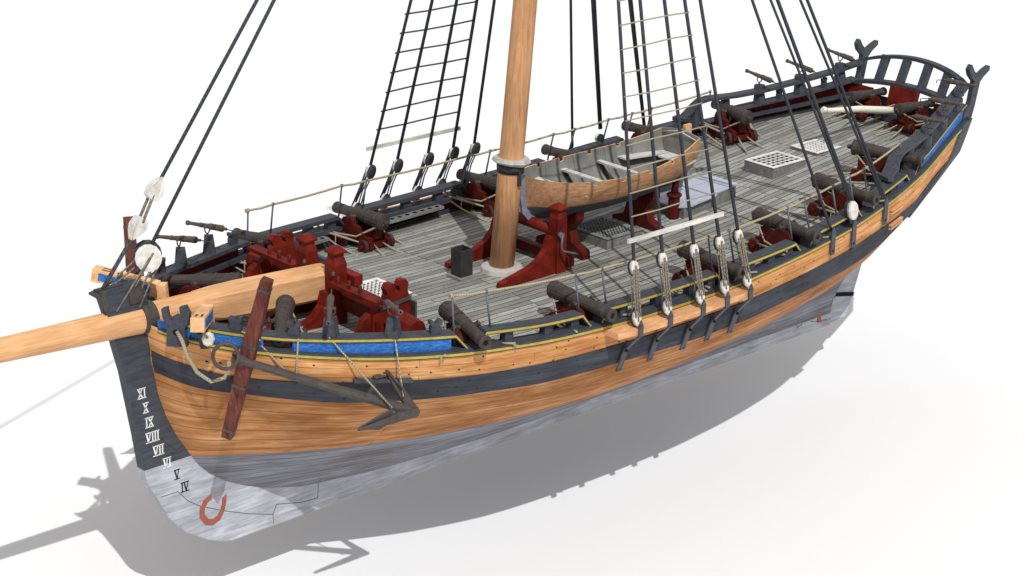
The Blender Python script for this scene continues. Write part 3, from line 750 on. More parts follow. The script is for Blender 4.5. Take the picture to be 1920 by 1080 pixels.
# gallows and topsail winch abaft the mast
for s in (1, -1):
    w = MB(); x0, y0 = -9.68, .82*s
    L_ = [(3.88, .13), (4.85, .13), (5.12, .13), (5.25, .10), (5.28, .10), (5.29, .145), (5.33, .15), (5.40, .07)]
    vs = [(x0+a*dx, y0+a*dy, z) for z, a in L_ for dx, dy in ((-1, -1), (1, -1), (1, 1), (-1, 1))]
    w.add(vs, [(i*4+k, i*4+(k+1) % 4, (i+1)*4+(k+1) % 4, (i+1)*4+k) for i in range(len(L_)-1) for k in range(4)]+[(3, 2, 1, 0), tuple(28+k for k in range(4))])
    ps = w.build('winch_post', M['red'], ship)
    w = MB(); w.prism([(-9.55, 3.9), (-9.55, 4.72), (-9.42, 4.78), (-9.36, 4.68), (-9.30, 4.5), (-9.1, 4.3), (-8.8, 4.18), (-8.2, 4.06), (-8.06, 4.02), (-8.04, 3.93)], 'y', y0-.075, y0+.075); w.build('knee', M['red'], ps)
    w = MB(); w.tube([(-9.6, y0+.13*s, 4.78), (-9.6, y0+.22*s, 4.78)], .065, 8); w.tube([(-9.6, y0+.22*s, 4.80), (-9.56, y0+.24*s, 4.52), (-9.60, y0+.26*s, 4.45), (-9.78, y0+.52*s, 4.42)], .024, 6); w.build('winch_crank', M['steel'], ps)
w = MB(); w.tube([(-9.68, -.7, 4.8), (-9.68, .7, 4.8)], .12, 10); w.build('winch_barrel', M['red'], ship)
w = MB(); w.beam((-9.92, -1.0, 4.12), (-9.92, 1.0, 4.12), .17, .22); w.build('cross_beam', M['red2'], ship)
# galley funnel
w = MB(); w.box((-7.9, -.17, 3.955), (.46, .46, .06)); fn = w.build('galley_funnel', M['grating2'], ship)
w = MB()
for dx, dy, a, b2 in ((.15, 0, .02, .32), (-.15, 0, .02, .32), (0, .15, .28, .02), (0, -.15, .28, .02)): w.box((-7.9+dx, -.17+dy, 4.27), (a, b2, .58))
w.build('funnel_pipe', M['chimney'], fn)
w = MB(); w.box((-7.9, -.17, 4.4), (.27, .27, .02)); w.build('funnel_shade_plate', M['hole'], fn)  # black plate that paints the shade inside the pipe

# hatches with gratings
def hatch(name, x0, x1, y, z0, z1, nx, ny, mc, mg, border=.09, bar=.035, yc=0):
    w = MB(); th = .05
    xc = (x0+x1)/2; lx = abs(x1-x0)
    w.box((xc, yc+y-th/2, (z0+z1)/2-.01), (lx, th, z1-z0-.02)); w.box((xc, yc-y+th/2, (z0+z1)/2-.01), (lx, th, z1-z0-.02))
    w.box((x0-th/2 if x0 > x1 else x0+th/2, yc, (z0+z1)/2-.01), (th, 2*y-2*th, z1-z0-.02)); w.box((x1+th/2 if x0 > x1 else x1-th/2, yc, (z0+z1)/2-.01), (th, 2*y-2*th, z1-z0-.02))
    h = w.build(name, mc, ship)
    gz = MB(); zt = z1
    gz.box((xc, yc+y-border/2, zt-.018), (lx, border, .036)); gz.box((xc, yc-y+border/2, zt-.018), (lx, border, .036))
    gz.box((min(x0, x1)+border/2, yc, zt-.018), (border, 2*y-2*border, .036)); gz.box((max(x0, x1)-border/2, yc, zt-.018), (border, 2*y-2*border, .036))
    ix = lx-2*border; iy = 2*y-2*border
    for i in range(1, nx): gz.box((min(x0, x1)+border+ix*i/nx, yc, zt-.010), (bar, iy, .012))
    for j in range(1, ny): gz.box((xc, yc-y+border+iy*j/ny, zt-.013), (ix, bar, .018))
    gz.build('grating', mg, h)
    b_ = MB(); b_.box((xc, yc, z1-.034), (lx-.11, 2*y-.11, .01)); b_.build('hatch_shade_sheet', M['hole'], h)  # black sheet below the bars, painting the shade of the hold
hatch('after_hatch', -16.94, -18.1, .45, 4.38, 4.70, 6, 5, M['hatch'], M['grating'], bar=.026)
hatch('main_hatch', -11.34, -12.41, .63, 3.94, 4.21, 10, 9, M['hatch'], M['grating2'], .11, bar=.034)
hatch('fore_hatch', -4.98, -5.98, .56, 3.95, 4.26, 8, 8, M['hatch'], M['grating'], .09, bar=.036)
hatch('small_hatch', -18.75, -19.75, .42, 4.58, 4.68, 8, 7, M['hatch'], M['grating'], .1, bar=.036, yc=-.15)
# companion
w = MB()
w.hexa([(-13.85, -.52, 4.0), (-15.62, -.48, 4.15), (-15.62, .48, 4.15), (-13.85, .52, 4.0), (-13.85, -.52, 4.36), (-15.62, -.48, 4.54), (-15.62, .48, 4.54), (-13.85, .52, 4.36)])
cp = w.build('companion', M['hatch'], ship)
w = MB(); lz = lambda x: 4.365+(-13.8-x)*.10
pl = [(-13.72, -.36), (-13.72, .36), (-13.95, .60), (-14.85, .60), (-14.85, .50), (-15.66, .50), (-15.66, -.50), (-14.85, -.50), (-14.85, -.60), (-13.95, -.60)]
w.add([(x, y, lz(x)) for x, y in pl]+[(x, y, lz(x)+.035) for x, y in pl], [tuple(range(10)), tuple(range(19, 9, -1))]+[(i, 10+i, 10+(i+1) % 10, (i+1) % 10) for i in range(10)])
w.build('companion_lid', M['lid'], cp)
w = MB(); w.beam((-14.45, -.62, 4.72), (-16.0, -.25, 4.80), .05, .15, h2=.03); w.build('slide_bar', M['hatch'], cp)
# pump
w = MB(); w.tube([(-13.75, .3, 4.1), (-13.75, .3, 4.7)], .13, 8, smooth=False); w.tube([(-13.75, .3, 4.62), (-13.75, .3, 4.68)], .17, 8); w.tube([(-13.75, .3, 4.68), (-13.80, .28, 4.95), (-14.0, .2, 5.08)], [.09, .08, .05], 8); w.build('pump', M['red2'], ship)
# boat chocks
for x, hw in ((-10.62, .62), (-12.95, .62)):
    w = MB(); w.prism([(-hw, 3.92), (-hw-.12, 3.95), (-hw-.1, 4.12), (-.38, 4.25), (-.30, 4.5), (-.52, 4.78), (-.50, 4.98), (-.3, 4.9), (0, 4.72), (.3, 4.9), (.50, 4.98), (.52, 4.78), (.30, 4.5), (.38, 4.25), (hw+.1, 4.12), (hw+.12, 3.95), (hw, 3.92)], 'x', x-.11, x+.11)
    w.build('boat_chock', M['red2'], ship)
# shot racks along the starboard bulwark (and their port twins)
for s in (1, -1):
    for a, e in ((-5.6, -7.0), (-8.55, -10.35)):
        w = MB(); y = YL((a+e)/2)-.38
        aa = (a, (YL(a)-.42)*s, ZD(a)+.12); ee = (e, (YL(e)-.42)*s, ZD(e)+.12)
        w.beam(aa, ee, .2, .06); rk = w.build('shot_rack', M['grating2' if s > 0 else 'hatch'], ship)
        n = 8 if a < -8 else 6
        for i in range(n):
            t = (i+.6)/(n+.2); p = Vector(aa).lerp(Vector(ee), t); q = MB()
            q.tube([(p.x, p.y, p.z+.02), (p.x, p.y, p.z+.034)], .055, 10); q.build('shot_hole', M['hole'], rk)

# catheads
for s in (1, -1):
    a = Vector((-1.02, .80*s, 5.12)); b_ = Vector((-.22, 1.72*s, 5.36))
    w = MB(); w.beam(a, b_, .24, .25); w.beam(a+Vector((-.03, -.04*s, .1)), a+Vector((-.06, -.08*s, -.75)), .22, .22, up=(1, -1*s, 0))
    c = w.build('cathead', M['cat'], ship)
    d_ = (b_-a).normalized(); sd = d_.cross(Vector((0, 0, 1))).normalized(); upv = sd.cross(d_)
    for q in (1, -1):
        w = MB(); w.beam(a+d_*.12+sd*.1235*q, b_-d_*.13+sd*.1235*q, .008, .15); w.build('blue_inset', M['blue'], c)
    for q in (.05, -.05):
        w = MB(); w.beam(b_-d_*.38+upv*.1265+sd*q, b_-d_*.16+upv*.1265+sd*q, .035, .006); w.build('sheave_slot', M['hole'], c)
    w = MB(); w.prism([(0, 0), (.34, .0), (0, -.42)], 'y', -.07, .07, Matrix.Translation((-.62, 1.30*s, 5.1)) @ Matrix.Rotation(math.atan2(.92*s, .8), 4, 'Z')); w.build('cathead_knee', M['dark'], c)
# forked hawse timbers
for s in (1, -1):
    R = Matrix.Translation((-.30, .93*s, 0)) @ Matrix.Rotation(-s*.95, 4, 'Z')
    w = MB(); w.prism([(-.19, 4.72), (.19, 4.70), (.17, 5.06), (.24, 5.24), (.26, 5.40), (.15, 5.44), (.13, 5.28), (.05, 5.19), (-.06, 5.20), (-.10, 5.30), (-.08, 5.46), (-.20, 5.50), (-.27, 5.36), (-.24, 5.2), (-.16, 5.06)], 'y', -.05, .05, R)
    hw = w.build('forked_hawse_timber', M['grey'], ship)
    w = MB(); w.tube([R @ Vector((0, s*.045, 4.98)), R @ Vector((0, s*.056, 4.98))], .058, 12); w.build('hawse_hole', M['hole'], hw)
# channels, deadeyes, shrouds
SH = [(-8.58, 4.11, 5.16), (-9.36, 4.12, 5.15), (-10.26, 4.12, 5.13), (-11.01, 4.12, 5.13), (-11.62, 4.08, 5.13)]
LO = [(-8.40, 4.40, 4.25), (-9.23, 4.42, 4.28), (-10.17, 4.42, 4.28), (-10.88, 4.42, 4.32), (-11.58, 4.40, 4.30)]
TOP = lambda s, i: Vector((mx(21.3)-.1*i+.2, .16*s, 21.3))
def deadeye(w, c, axis, rx, rz, th, n=10):
    c = Vector(c); ax = Vector(axis).normalized(); e1 = Vector((0, 0, 1)).cross(ax).normalized(); e2 = ax.cross(e1)
    prof = [(-th/2, .78), (-th*.3, 1), (th*.3, 1), (th/2, .78)]
    vs = [c+ax*t+(e1*math.cos(2*PI*k/n)*rx+e2*math.sin(2*PI*k/n)*rz)*q for t, q in prof for k in range(n)]
    w.add(vs, [(i*n+k, (i+1)*n+k, (i+1)*n+(k+1) % n, i*n+(k+1) % n) for i in range(3) for k in range(n)]+[tuple(range(n)), tuple(range(3*n, 4*n))])
for s in (1, -1):
    w = MB(); pts = []
    for x in frange(-7.85, -11.72, .45): pts.append((x, YL(x)+.0, 4.0+.02*abs(x+9.8)))
    vs = []
    for x, y, z in pts:
        yo = 4.50 if -11.6 < x < -8.0 else 4.46
        vs += [(x, y*s, z+.04), (x, yo*s, z+.04), (x, yo*s, z-.08), (x, y*s, z-.08)]
    n = len(pts)
    w.add(vs, [(0, 1, 2, 3), tuple((n-1)*4+k for k in (3, 2, 1, 0))]+[(i*4+k, i*4+(k+1) % 4, (i+1)*4+(k+1) % 4, (i+1)*4+k) for i in range(n-1) for k in range(4)])
    w.build('channel', M['channel'], ship)
    ropes = []
    for i, (U, Lw) in enumerate(zip(SH, LO)):
        U = Vector((U[0], U[1]*s, U[2])); Lw = Vector((Lw[0], Lw[1]*s, Lw[2])); tp = TOP(s, i); d_ = (tp-U).normalized()
        w = MB(); w.tube([U+d_*.1, tp], .036, 8); sr = w.build('shroud', M['tarred_backlit'], ship)
        ropes.append((U, d_))
        ax = Vector((.25, s, .3))
        for c_ in (U, Lw):
            w = MB(); deadeye(w, c_, ax, .088, .155, .10); de = w.build('deadeye', M['white'], sr)
            w = MB(); deadeye(w, c_-ax.normalized()*.07, ax, .10 if s > 0 else .112, .168 if s > 0 else .18, .09 if s > 0 else .12); w.build('deadeye_strop', M['dark'], de)  # starboard strops enlarged to put backlit darkness over the far deadeyes
        w = MB(); axn = ax.normalized(); e1 = Vector((0, 0, 1)).cross(axn).normalized()
        for off, dep in ((-.048, .06), (0, .065), (.048, .06)):
            w.tube([U+e1*off*1.0+axn*dep+Vector((0, 0, .05 if off == 0 else -.03)), (U+Lw)/2+e1*off*1.1+axn*.045, Lw+e1*off*1.0+axn*dep-Vector((0, 0, .05 if off == 0 else -.03))], .020, 6)
        for off in (-.03, .035):
            w.tube([U+e1*off*1.6-axn*.09, (U+Lw)/2+e1*off*1.6-axn*.05, Lw+e1*off*1.6-axn*.09], .016, 6)
        w.build('lanyard', M['lanyard' if s > 0 else 'tarred_backlit'], sr)  # starboard lanyards take the dark rope as painted backlight shade
        # chain plate
        w = MB(); x = Lw.x; yo = 4.52*s
        top = Vector((x, yo, 4.14)); e0 = Vector((x, yo, 3.90)); xs_ = x+.02
        yw_ = (YL(x)+.03)*s
        w.beam(top, e0, .12, .03, up=(0, 1, 0), w2=.12); w.beam(Vector((x, yo, 3.93)), Vector((xs_, yw_+.03*s, 3.56)), .10, .03, up=(0, 1, 0))
        w.beam(Vector((xs_, yw_+.03*s, 3.58)), Vector((x+.03, (WBy(x)+.05)*s, 3.04)), .14, .035, up=(0, 1, 0))
        w.prism([(x-.06, 4.13), (x+.06, 4.13), (x, 4.25)], 'y', yo-.015, yo+.015)
        cp_ = w.build('chain_plate', M['strap'], sr)
        for zz, yy in ((3.52, yw_+.05*s), (3.1, (WBy(x)+.075)*s)):
            w = MB(); w.tube([(x+.025, yy-.02, zz), (x+.025, yy+.012*s, zz)], .03, 8); w.build('bolt', M['hole'], cp_)
    # sheer pole and ratlines
    def at(i, z): U, d_ = ropes[i]; return U+d_*((z-U.z)/d_.z)
    off = Vector((0, .05*s, 0))
    w = MB()
    A, B_ = at(0, 5.70), at(3, 5.70); e = (B_-A).normalized()
    w.beam(A-e*.18+off, B_+e*.16+off, .05, .085); w.build('sheer_pole', M['batten'], ship)
    for j in range(14):
        z = 6.13+.44*j
        w = MB(); P = [at(i, z)+off*.8-Vector((0, 0, .012*math.sin(i*2+j))) for i in range(4)]
        w.tube([P[0]-e*.04]+P[1:3]+[P[3]+e*.04], .014 if s > 0 else .019, 6); w.build('ratline', M['hemp' if s > 0 else 'tarred_backlit'], ship)  # starboard ratlines coloured dark to look backlit, port ones plain hemp
# backstays
for s in (1, -1):
    for (fx, fy, fz), zt, rr, in (((-14.7, 3.98, 4.62), 19.15, .032), ((-15.5, 3.88, 4.95), 18.85, .028), ((-15.55, 3.88, 4.95), 19.6, .04), ((-16.85, 3.68, 4.8), 19.5, .03), ((-16.9, 3.70, 4.8), 20.2, .036)):
        w = MB(); w.tube([(fx, fy*s, fz), (mx(zt), .15*s, zt)], rr, 8); w.build('backstay', M['tarred_backlit'], ship)
    for x, y, zt, zb in ((-14.72, 4.02, 4.68, 4.02), (-15.55, 3.93, 4.72, 3.98), (-16.95, 3.70, 4.82, 4.15)):
        w = MB(); w.beam((x, (YL(x)+.075)*s, zt-.12), (x-.05, (YL(x)+.045)*s, zb), .13, .035, up=(0, 1, 0)); w.prism([(x-.065, zt-.13), (x+.065, zt-.13), (x, zt)], 'y', (YL(x)+.06)*s, (YL(x)+.09)*s); cp_ = w.build('backstay_plate', M['strap'], ship)
        w = MB(); w.tube([(x-.04, (YL(x)+.04)*s, zb+.1), (x-.04, (YL(x)+.07)*s, zb+.1)], .03, 8); w.build('bolt', M['hole'], cp_)
    w = MB(); deadeye(w, (-15.42, 3.98*s, 4.87) if s > 0 else (-15.45, -3.86, 4.74), (.5, s, .25), .12 if s > 0 else .08, .21 if s > 0 else .10, .14); bl = w.build('backstay_block', M['white'], ship)
    w = MB(); deadeye(w, (-15.47, 3.88*s, 4.85) if s > 0 else (-15.47, -3.80, 4.73), (.5, s, .25), .14 if s > 0 else .09, .23 if s > 0 else .11, .14); w.build('block_strop', M['dark'], bl)
    for z, x0, x1 in ((4.38, -17.3, -17.85), (4.02, -17.3, -17.9)):
        w = MB()
        for q in (0, .075): w.beam((x0, (YL(x0)+.05)*s, z-q), (x1, (YL(x1)+.05)*s, z+.05-q), .07, .035)
        w.build('side_step', M['channel'], ship)
# ridge rope on stanchions
ST = [(-4.73, 3.23, 5.26), (-5.45, 3.36, 5.21), (-7.46, 3.64, 5.15), (-8.15, 3.66, 5.12), (-11.12, 3.70, 5.12), (-11.78, 3.68, 5.12), (-13.69, 3.59, 5.19), (-14.32, 3.52, 5.22), (-15.35, 3.43, 5.3),
      (-16.06, 3.33, 5.35), (-16.66, 3.26, 5.39), (-18.38, 2.92, 5.60)]
for s in (1, -1):
    for x, y, z in ST:
        w = MB(); zb = (ZU(x)-.03) if x not in (-4.73, -18.38) else ZL(x)
        w.tube([(x, (YU(x)-.20)*s if x > -18 else y*s, zb if x > -18 else 5.4), (x, y*s, z)], .021, 6); w.tube([(x, y*s, z-.02), (x, y*s, z+.035)], .032, 6); w.build('rail_stanchion', M['steel'], ship)
    w = MB(); P = []
    for a, b2 in zip(ST[:-1], ST[1:]):
        n = max(2, int(abs(b2[0]-a[0])/.5))
        for i in range(n):
            t = i/n; P.append((a[0]+(b2[0]-a[0])*t, (a[1]+(b2[1]-a[1])*t)*s, a[2]+(b2[2]-a[2])*t-.02*math.sin(PI*t)))
    P.append((ST[-1][0], ST[-1][1]*s, ST[-1][2]))
    w.tube(P, .024, 6); w.tube([(-4.68, 3.22*s, 5.26), (-4.74, 3.23*s, 5.26)], .05, 8); w.build('ridge_rope', M['ridge'], ship)
# forestays
w = MB(); w.tube([(-.62, 0, 7.40), (mx(20.6), 0, 20.6)], .034, 8); stay = w.build('forestay', M['tarred_backlit'], ship)
def heart(c, up_, n_=1):
    w = MB(); c = Vector(c); d_ = Vector(up_).normalized(); sd = Vector((0, 1, 0)); nr = d_.cross(sd)
    pl = [(-.13, -.16), (-.155, .0), (-.10, .12), (-.02, .26), (.02, .26), (.10, .12), (.155, .0), (.13, -.16), (0, -.2)]
    vs = []
    for t in (-.08, .08):
        for a, b2 in pl: vs.append(c+nr*a*.95+d_*b2*n_+sd*t*(1 if b2 < .2 else .4))
    m_ = len(pl); w.add(vs, [tuple(range(m_)), tuple(range(2*m_-1, m_-1, -1))]+[(i, m_+i, m_+(i+1) % m_, (i+1) % m_) for i in range(m_)])
    return w.build('stay_heart', M['white'], stay)
sd_ = Vector((-.6, 0, .8))
heart((-.57, 0, 7.33), sd_, 1); heart((-.17, 0, 6.72), sd_, -1)
w = MB(); w.tube([(-.50, .06, 7.26), (-.24, .07, 6.80)], .028, 6); w.tube([(-.50, -.06, 7.26), (-.24, -.07, 6.80)], .028, 6); w.build('heart_lanyard', M['lanyard'], stay)
w = MB(); w.tube([(-.06, 0, 6.55), (.62, 0, 5.70)], .038, 8); w.build('stay_collar', M['tarred_backlit'], stay)
w = MB(); w.tube([(-.42, 0, 6.30), (mx(20.8), 0, 20.8)], .034, 8); st2 = w.build('forestay', M['tarred_backlit'], ship)
w = MB(); deadeye(w, (-.32, .07, 6.12), (.5, 1, .35), .24, .25, .10, 14); bb = w.build('bullseye', M['white'], st2)
w = MB(); deadeye(w, (-.38, -.06, 6.14), (.5, 1, .35), .26, .27, .16, 14); w.build('bullseye_strop', M['dark'], bb)
w = MB()
for a, b2 in (((-.30, .16, 6.16), (.42, .13, 5.30)), ((-.38, .14, 6.22), (.18, .10, 5.42)), ((-.46, .14, 6.16), (.05, .12, 5.35)), ((-.40, .14, 6.0), (.0, .12, 5.5)), ((-.52, .12, 6.05), (-.05, .12, 5.25)),
              ((-.2, -.1, 6.1), (.5, -.1, 5.70)), ((-.28, -.12, 6.0), (.3, -.12, 5.7))):
    w.tube([a, b2], .018, 6)
w.build('bullseye_lanyard', M['lanyard'], st2)

for top, bx_ in ((22.4, 11.8),):
    w = MB(); w.tube([(bx_, 0, 5.6), (mx(top), 0, top)], .03, 6); w.build('headstay', M['tarred_backlit'], ship)
# anchor billboard cleat on the hull
w = MB(); w.beam((-2.75, (YL(-2.75)+.03), 3.99), (-3.75, (YL(-3.75)+.03), 3.87), .14, .06); w.build('anchor_rest', M['strap'], ship)
w = MB(); w.beam((-3.25, (YL(-3.25)-.0), 4.02), (-3.22, WBy(-3.2)+.06, 3.45), .34, .09, up=(0, 1, 0)); w.build('fluke_lining', M['iron'], ship)

# ------------------------------------------------------------------ anchors
def anchor(s, label):
    root = empty('anchor', (0, 0, 0), 0, label, 'anchor', 'anchors hung below the catheads')
    P = lambda x, y, z: Vector((x, y*s, z))
    crown = P(-3.52, 3.60, 3.42); ringc = P(-.88, 1.85, 4.61)
    w = MB(); w.tube([crown, P(-2.2, 2.62, 3.99), ringc], [.105, .088, .075], 8, smooth=False); w.box(P(-.97, 1.84, 4.57), (.22, .2, .18), rz=-.55*s); w.build('shank', M['iron'], root)
    for tip, mid in ((P(-2.21, 3.66, 3.47), P(-2.87, 3.63, 3.445)), (P(-3.33, 3.06, 4.10), P(-3.42, 3.33, 3.77))):
        w = MB(); w.tube([crown+(crown-mid).normalized()*.06, mid, tip], [.105, .085, .03], 6, smooth=False); arm = w.build('arm', M['iron'], root)
        d_ = (tip-mid).normalized(); c_ = mid.lerp(tip, .35); nrm = (d_.cross((crown-ringc).normalized())).normalized(); b2 = d_.cross(nrm)
        w = MB(); pl = [(-.30, 0), (-.30, .20), (-.16, .25), (.14, .12), (.38, 0), (.14, -.12), (-.16, -.25), (-.30, -.20)]
        q = 1.05 if tip.z < 3.8 else .8
        vs = [c_+d_*a*q+nrm*b_*q+b2*t for t in (-.012, .018) for a, b_ in pl]
        if tip.z < 3.8: vs = [c_+d_*a*q+nrm*b_*q+b2*(t+.03) for t in (-.012, .018) for a, b_ in pl]
        w.add(vs, [tuple(range(8)), tuple(range(15, 7, -1))]+[(i, 8+i, 8+(i+1) % 8, (i+1) % 8) for i in range(8)]); w.build('fluke', M['iron'], arm)
    T = P(-1.34, 2.25, 6.09); B_ = P(-.95, 1.43, 2.93); C = (T+B_)/2+P(.05, .16, 0)*0
    w = MB(); su = (.57, -.82*s, 0); w.beam(C, T, .27, .27, up=su, w2=.19, h2=.19); w.beam(C, B_, .27, .27, up=su, w2=.19, h2=.19); sk = w.build('stock', M['stock'], root)
    for t, wd in ((.06, .215), (.40, .275), (.66, .265), (.95, .215)):
        p = T.lerp(B_, t); d_ = (B_-T).normalized(); w = MB(); w.beam(p-d_*.03, p+d_*.03, wd, wd, up=su); w.build('stock_band', M['iron'], sk)
    w = MB(); rc = P(-.66, 1.90, 4.72); R_ = .225; e1 = P(.74, -.62, .1).normalized(); e2 = P(-.2, -.15, .9); e2 = (e2-e1*e2.dot(e1)).normalized()
    pts = [rc+(e1*math.cos(t)+e2*math.sin(t))*R_ for t in [2*PI*i/18 for i in range(19)]]
    w.tube(pts, .035, 8, cap=False); w.build('ring', M['iron'], root)
    w = MB(); w.tube([P(-.27, .98, 5.0), P(-.24, 1.18, 4.9), P(-.28, 1.26, 4.62), P(-.42, 1.34, 4.30), P(-.60, 1.50, 4.12), P(-.78, 1.66, 4.2), P(-.80, 1.78, 4.42), P(-.76, 1.84, 4.56)], .036, 8); w.build('cable', M['hemp'], root)
    w = MB()
    for a, b2 in (((-2.45, 2.52, 4.81), (-3.10, 3.50, 3.58)), ((-3.52, 3.06, 4.70), (-3.36, 3.50, 3.72)), ((-1.92, 2.32, 4.86), (-1.78, 2.42, 4.16)), ((-1.12, 1.74, 5.02), (-1.30, 2.05, 4.9)), ((-1.38, 1.95, 4.75), (-1.70, 2.37, 4.22))):
        w.tube([P(*a), P(*b2)], .017, 6)
    w.build('lashing', M['hemp'], root)
    w = MB(); deadeye(w, P(-.50, 1.62, 5.0), (1, .8*s, .3), .11, .13, .14, 8); cb = w.build('cat_block', M['batten'], root)
    w = MB(); w.tube([P(-.40, 1.58, 5.25), P(-.50, 1.62, 5.0)], .022, 6); w.tube([P(-.30, 1.66, 5.25), P(-.46, 1.66, 5.05)], .022, 6); w.build('cat_fall', M['lanyard'], cb)
anchor(1, 'rusty iron anchor lashed along the near orange bow planking, flukes pointing aft')
anchor(-1, 'far side anchor, only its dark red stock showing behind the far cathead')

# ------------------------------------------------------------------ guns in place
SIDE = [(-1.72, 2.02, 50, 'gun1'), (-4.90, 3.98, 75, 'gun2'), (-7.82, 4.32, 90, 'g'), (-11.46, 4.37, 90, 'g'), (-14.0, 4.21, 91, 'g'), (-16.38, 3.88, 92, 'g'), (-18.9, 3.2, 110, 'g')]
PL = ['near side bow cannon, its muzzle poking through the dark port in the blue panel',
      'near side cannon slanting forward over the rail gap just behind the long blue panel',
      'near side cannon with its muzzle just ahead of the orange shroud channel',
      'near side cannon standing behind the white shroud deadeyes',
      'near side cannon next aft of the white shroud deadeyes, under the ridge rope',
      'near side cannon with its muzzle just aft of the lone white backstay block',
      'aftmost near side cannon, under the foot of the raised quarterdeck rail']
SL = ['foremost cannon of the far side, barrel half hidden by the bowsprit and forked ropes',
      'far side cannon beside the red windlass, muzzle above the far rail',
      'far side cannon on a red carriage facing the deadeyes, left of the mast',
      'far side cannon directly behind the mast',
      'far side cannon whose muzzle rises beyond the bow end of the boat',
      'far side cannon whose muzzle rises above the stern end of the boat',
      'large far side cannon at the fore end of the raised quarterdeck rail']
proto = make_gun('cannon', PL[2], 'cannons along the rails')
first = True
for i, (mxx, myy, az, _) in enumerate(SIDE):
    for s in (1, -1):
        a = math.radians(az); d_ = Vector((math.cos(a), math.sin(a)))
        xm = .95; ox = mxx-d_.x*xm; oy = myy-d_.y*xm
        if first: o = proto; first = False
        else: o = copy_tree(proto)
        z = deck(ox, oy)
        o.location = (ox, oy*s, z); o.rotation_euler = (0, 0, a*s)
        o.scale = (1, 1, 1)
        o['label'] = (PL if s > 0 else SL)[i]
for s in (1, -1):
    o = copy_tree(proto); o.scale = (.82, .82, .82); o.location = (-21.75, .74*s, ZD(-21.75)-.0); o.rotation_euler = (0, 0, PI)
    o['label'] = 'stern chase cannon pointing aft through the %s' % ('near transom port, right of the tiller head' if s > 0 else 'far transom port')
    o['group'] = 'stern chase cannons at the transom'
proto2 = make_swivel('swivel_gun', 'x', 'swivel guns on the rails')
SW = [(-2.56, 2.42, 5.12, 50, 12, 'small swivel gun on the near bow rail pointing straight at the viewer'),
      (-3.57, 2.95, 5.02, 68, -8, 'small swivel gun on the near bow rail in front of the red windlass end'),
      (-2.56, -2.42, 5.12, -54, 0, 'small swivel gun on the far bow rail nearest the big white bullseye'),
      (-3.57, -2.95, 5.02, -66, 0, 'small swivel gun on the far bow rail, second from the stem'),
      (-19.84, 2.58, 5.61, 90, -3, 'swivel gun on the near quarterdeck rail, foremost of its three'),
      (-20.94, 2.2, 5.77, 90, -3, 'swivel gun on the near quarterdeck rail, middle of its three'),
      (-22.05, 1.82, 5.97, 88, -3, 'swivel gun on the near quarterdeck rail beside the crutch post'),
      (-19.84, -2.58, 5.61, -92, -6, 'swivel gun on the far quarterdeck rail, foremost of its three'),
      (-20.94, -2.2, 5.77, -92, -6, 'swivel gun on the far quarterdeck rail, middle of its three behind the backstays'),
      (-22.05, -1.82, 5.97, -92, -6, 'swivel gun on the far quarterdeck rail beside the crutch post')]
for i, (x, y, z, az, pi_, lab) in enumerate(SW):
    o = proto2 if i == 0 else copy_tree(proto2)
    o.location = (x, y, z); o.rotation_euler = (0, math.radians(pi_), math.radians(az)); o['label'] = lab

# ------------------------------------------------------------------ ship's boat
boat = empty('rowing_boat', (-11.8, 0, 4.72), 0, 'open wooden rowing boat with grey inside lying keel down on red chocks behind the mast', 'boat')
def bl(w, name, mat, par, **k):
    w.v = [(x+11.8, y, z-4.72) for x, y, z in w.v]; return w.build(name, mat, par, **k)
BY = tab([(-9.44, .03), (-9.52, .22), (-9.68, .42), (-9.95, .62), (-10.3, .79), (-10.75, .90), (-11.5, .98), (-12.3, .96), (-13.05, .86), (-13.7, .72), (-14.2, .58)])
BG = tab([(-9.44, 5.84), (-9.9, 5.76), (-10.7, 5.69), (-11.5, 5.66), (-12.3, 5.67), (-13.05, 5.72), (-13.7, 5.82), (-14.2, 5.94)])
BK = tab([(-9.44, 5.0), (-9.7, 4.88), (-10.2, 4.80), (-11.5, 4.76), (-13, 4.80), (-13.8, 4.90), (-14.2, 5.0)])
notch = [-10.67, -11.43, -12.27, -13.05]
bx = sorted(set([-9.44, -9.48, -9.55, -9.65, -9.8, -9.95]+[round(-10.1-.2*i, 3) for i in range(20)]+[-14.2]+[q+d for q in notch for d in (-.061, -.06, .06, .061)]), reverse=True)
bx = [x for x in bx if x >= -14.2]
H = [0, .08, .16, .24, .32, .36, .40, .5, .6, .7, .8, .9, 1.0]
def bpt(x, h, ins=0.0, s=1):
    gw = BG(x)-(.085 if any(abs(x-q) < .0605 for q in notch) else 0)
    k0 = BK(x); e = .62 if x < -10.2 else .62+(x+10.2)*.55
    full = (BG(x)-k0)
    z = k0+(gw-k0)*h; hh = (z-k0)/full
    y = BY(x)*math.sin(min(1, hh)**e*PI/2)**.9 if hh > 0 else .02
    y = max(.015, y-ins); return (x-(.1*(1-h) if x > -9.8 else 0), y*s, z+(ins if h < .05 else 0))
for nm, ins, mats in (('boat_shell', 0, None), ('boat_lining', .03, None)):
    w = MB(); vs = []
    for s in (1, -1):
        for x in bx:
            for h in H: vs.append(bpt(x, h, ins, s))
    nb, nh = len(bx), len(H); fs = []
    for sd in range(2):
        o_ = sd*nb*nh
        for i in range(nb-1):
            for j in range(nh-1): fs.append((o_+i*nh+j, o_+(i+1)*nh+j, o_+(i+1)*nh+j+1, o_+i*nh+j+1))
    w.add(vs, fs, True)
    if nm == 'boat_shell':
        ob = bl(w, nm, M['boatout'], boat, mats=[M['boatbot']])
        pass
    else: bl(w, nm, M['boatin'], boat)
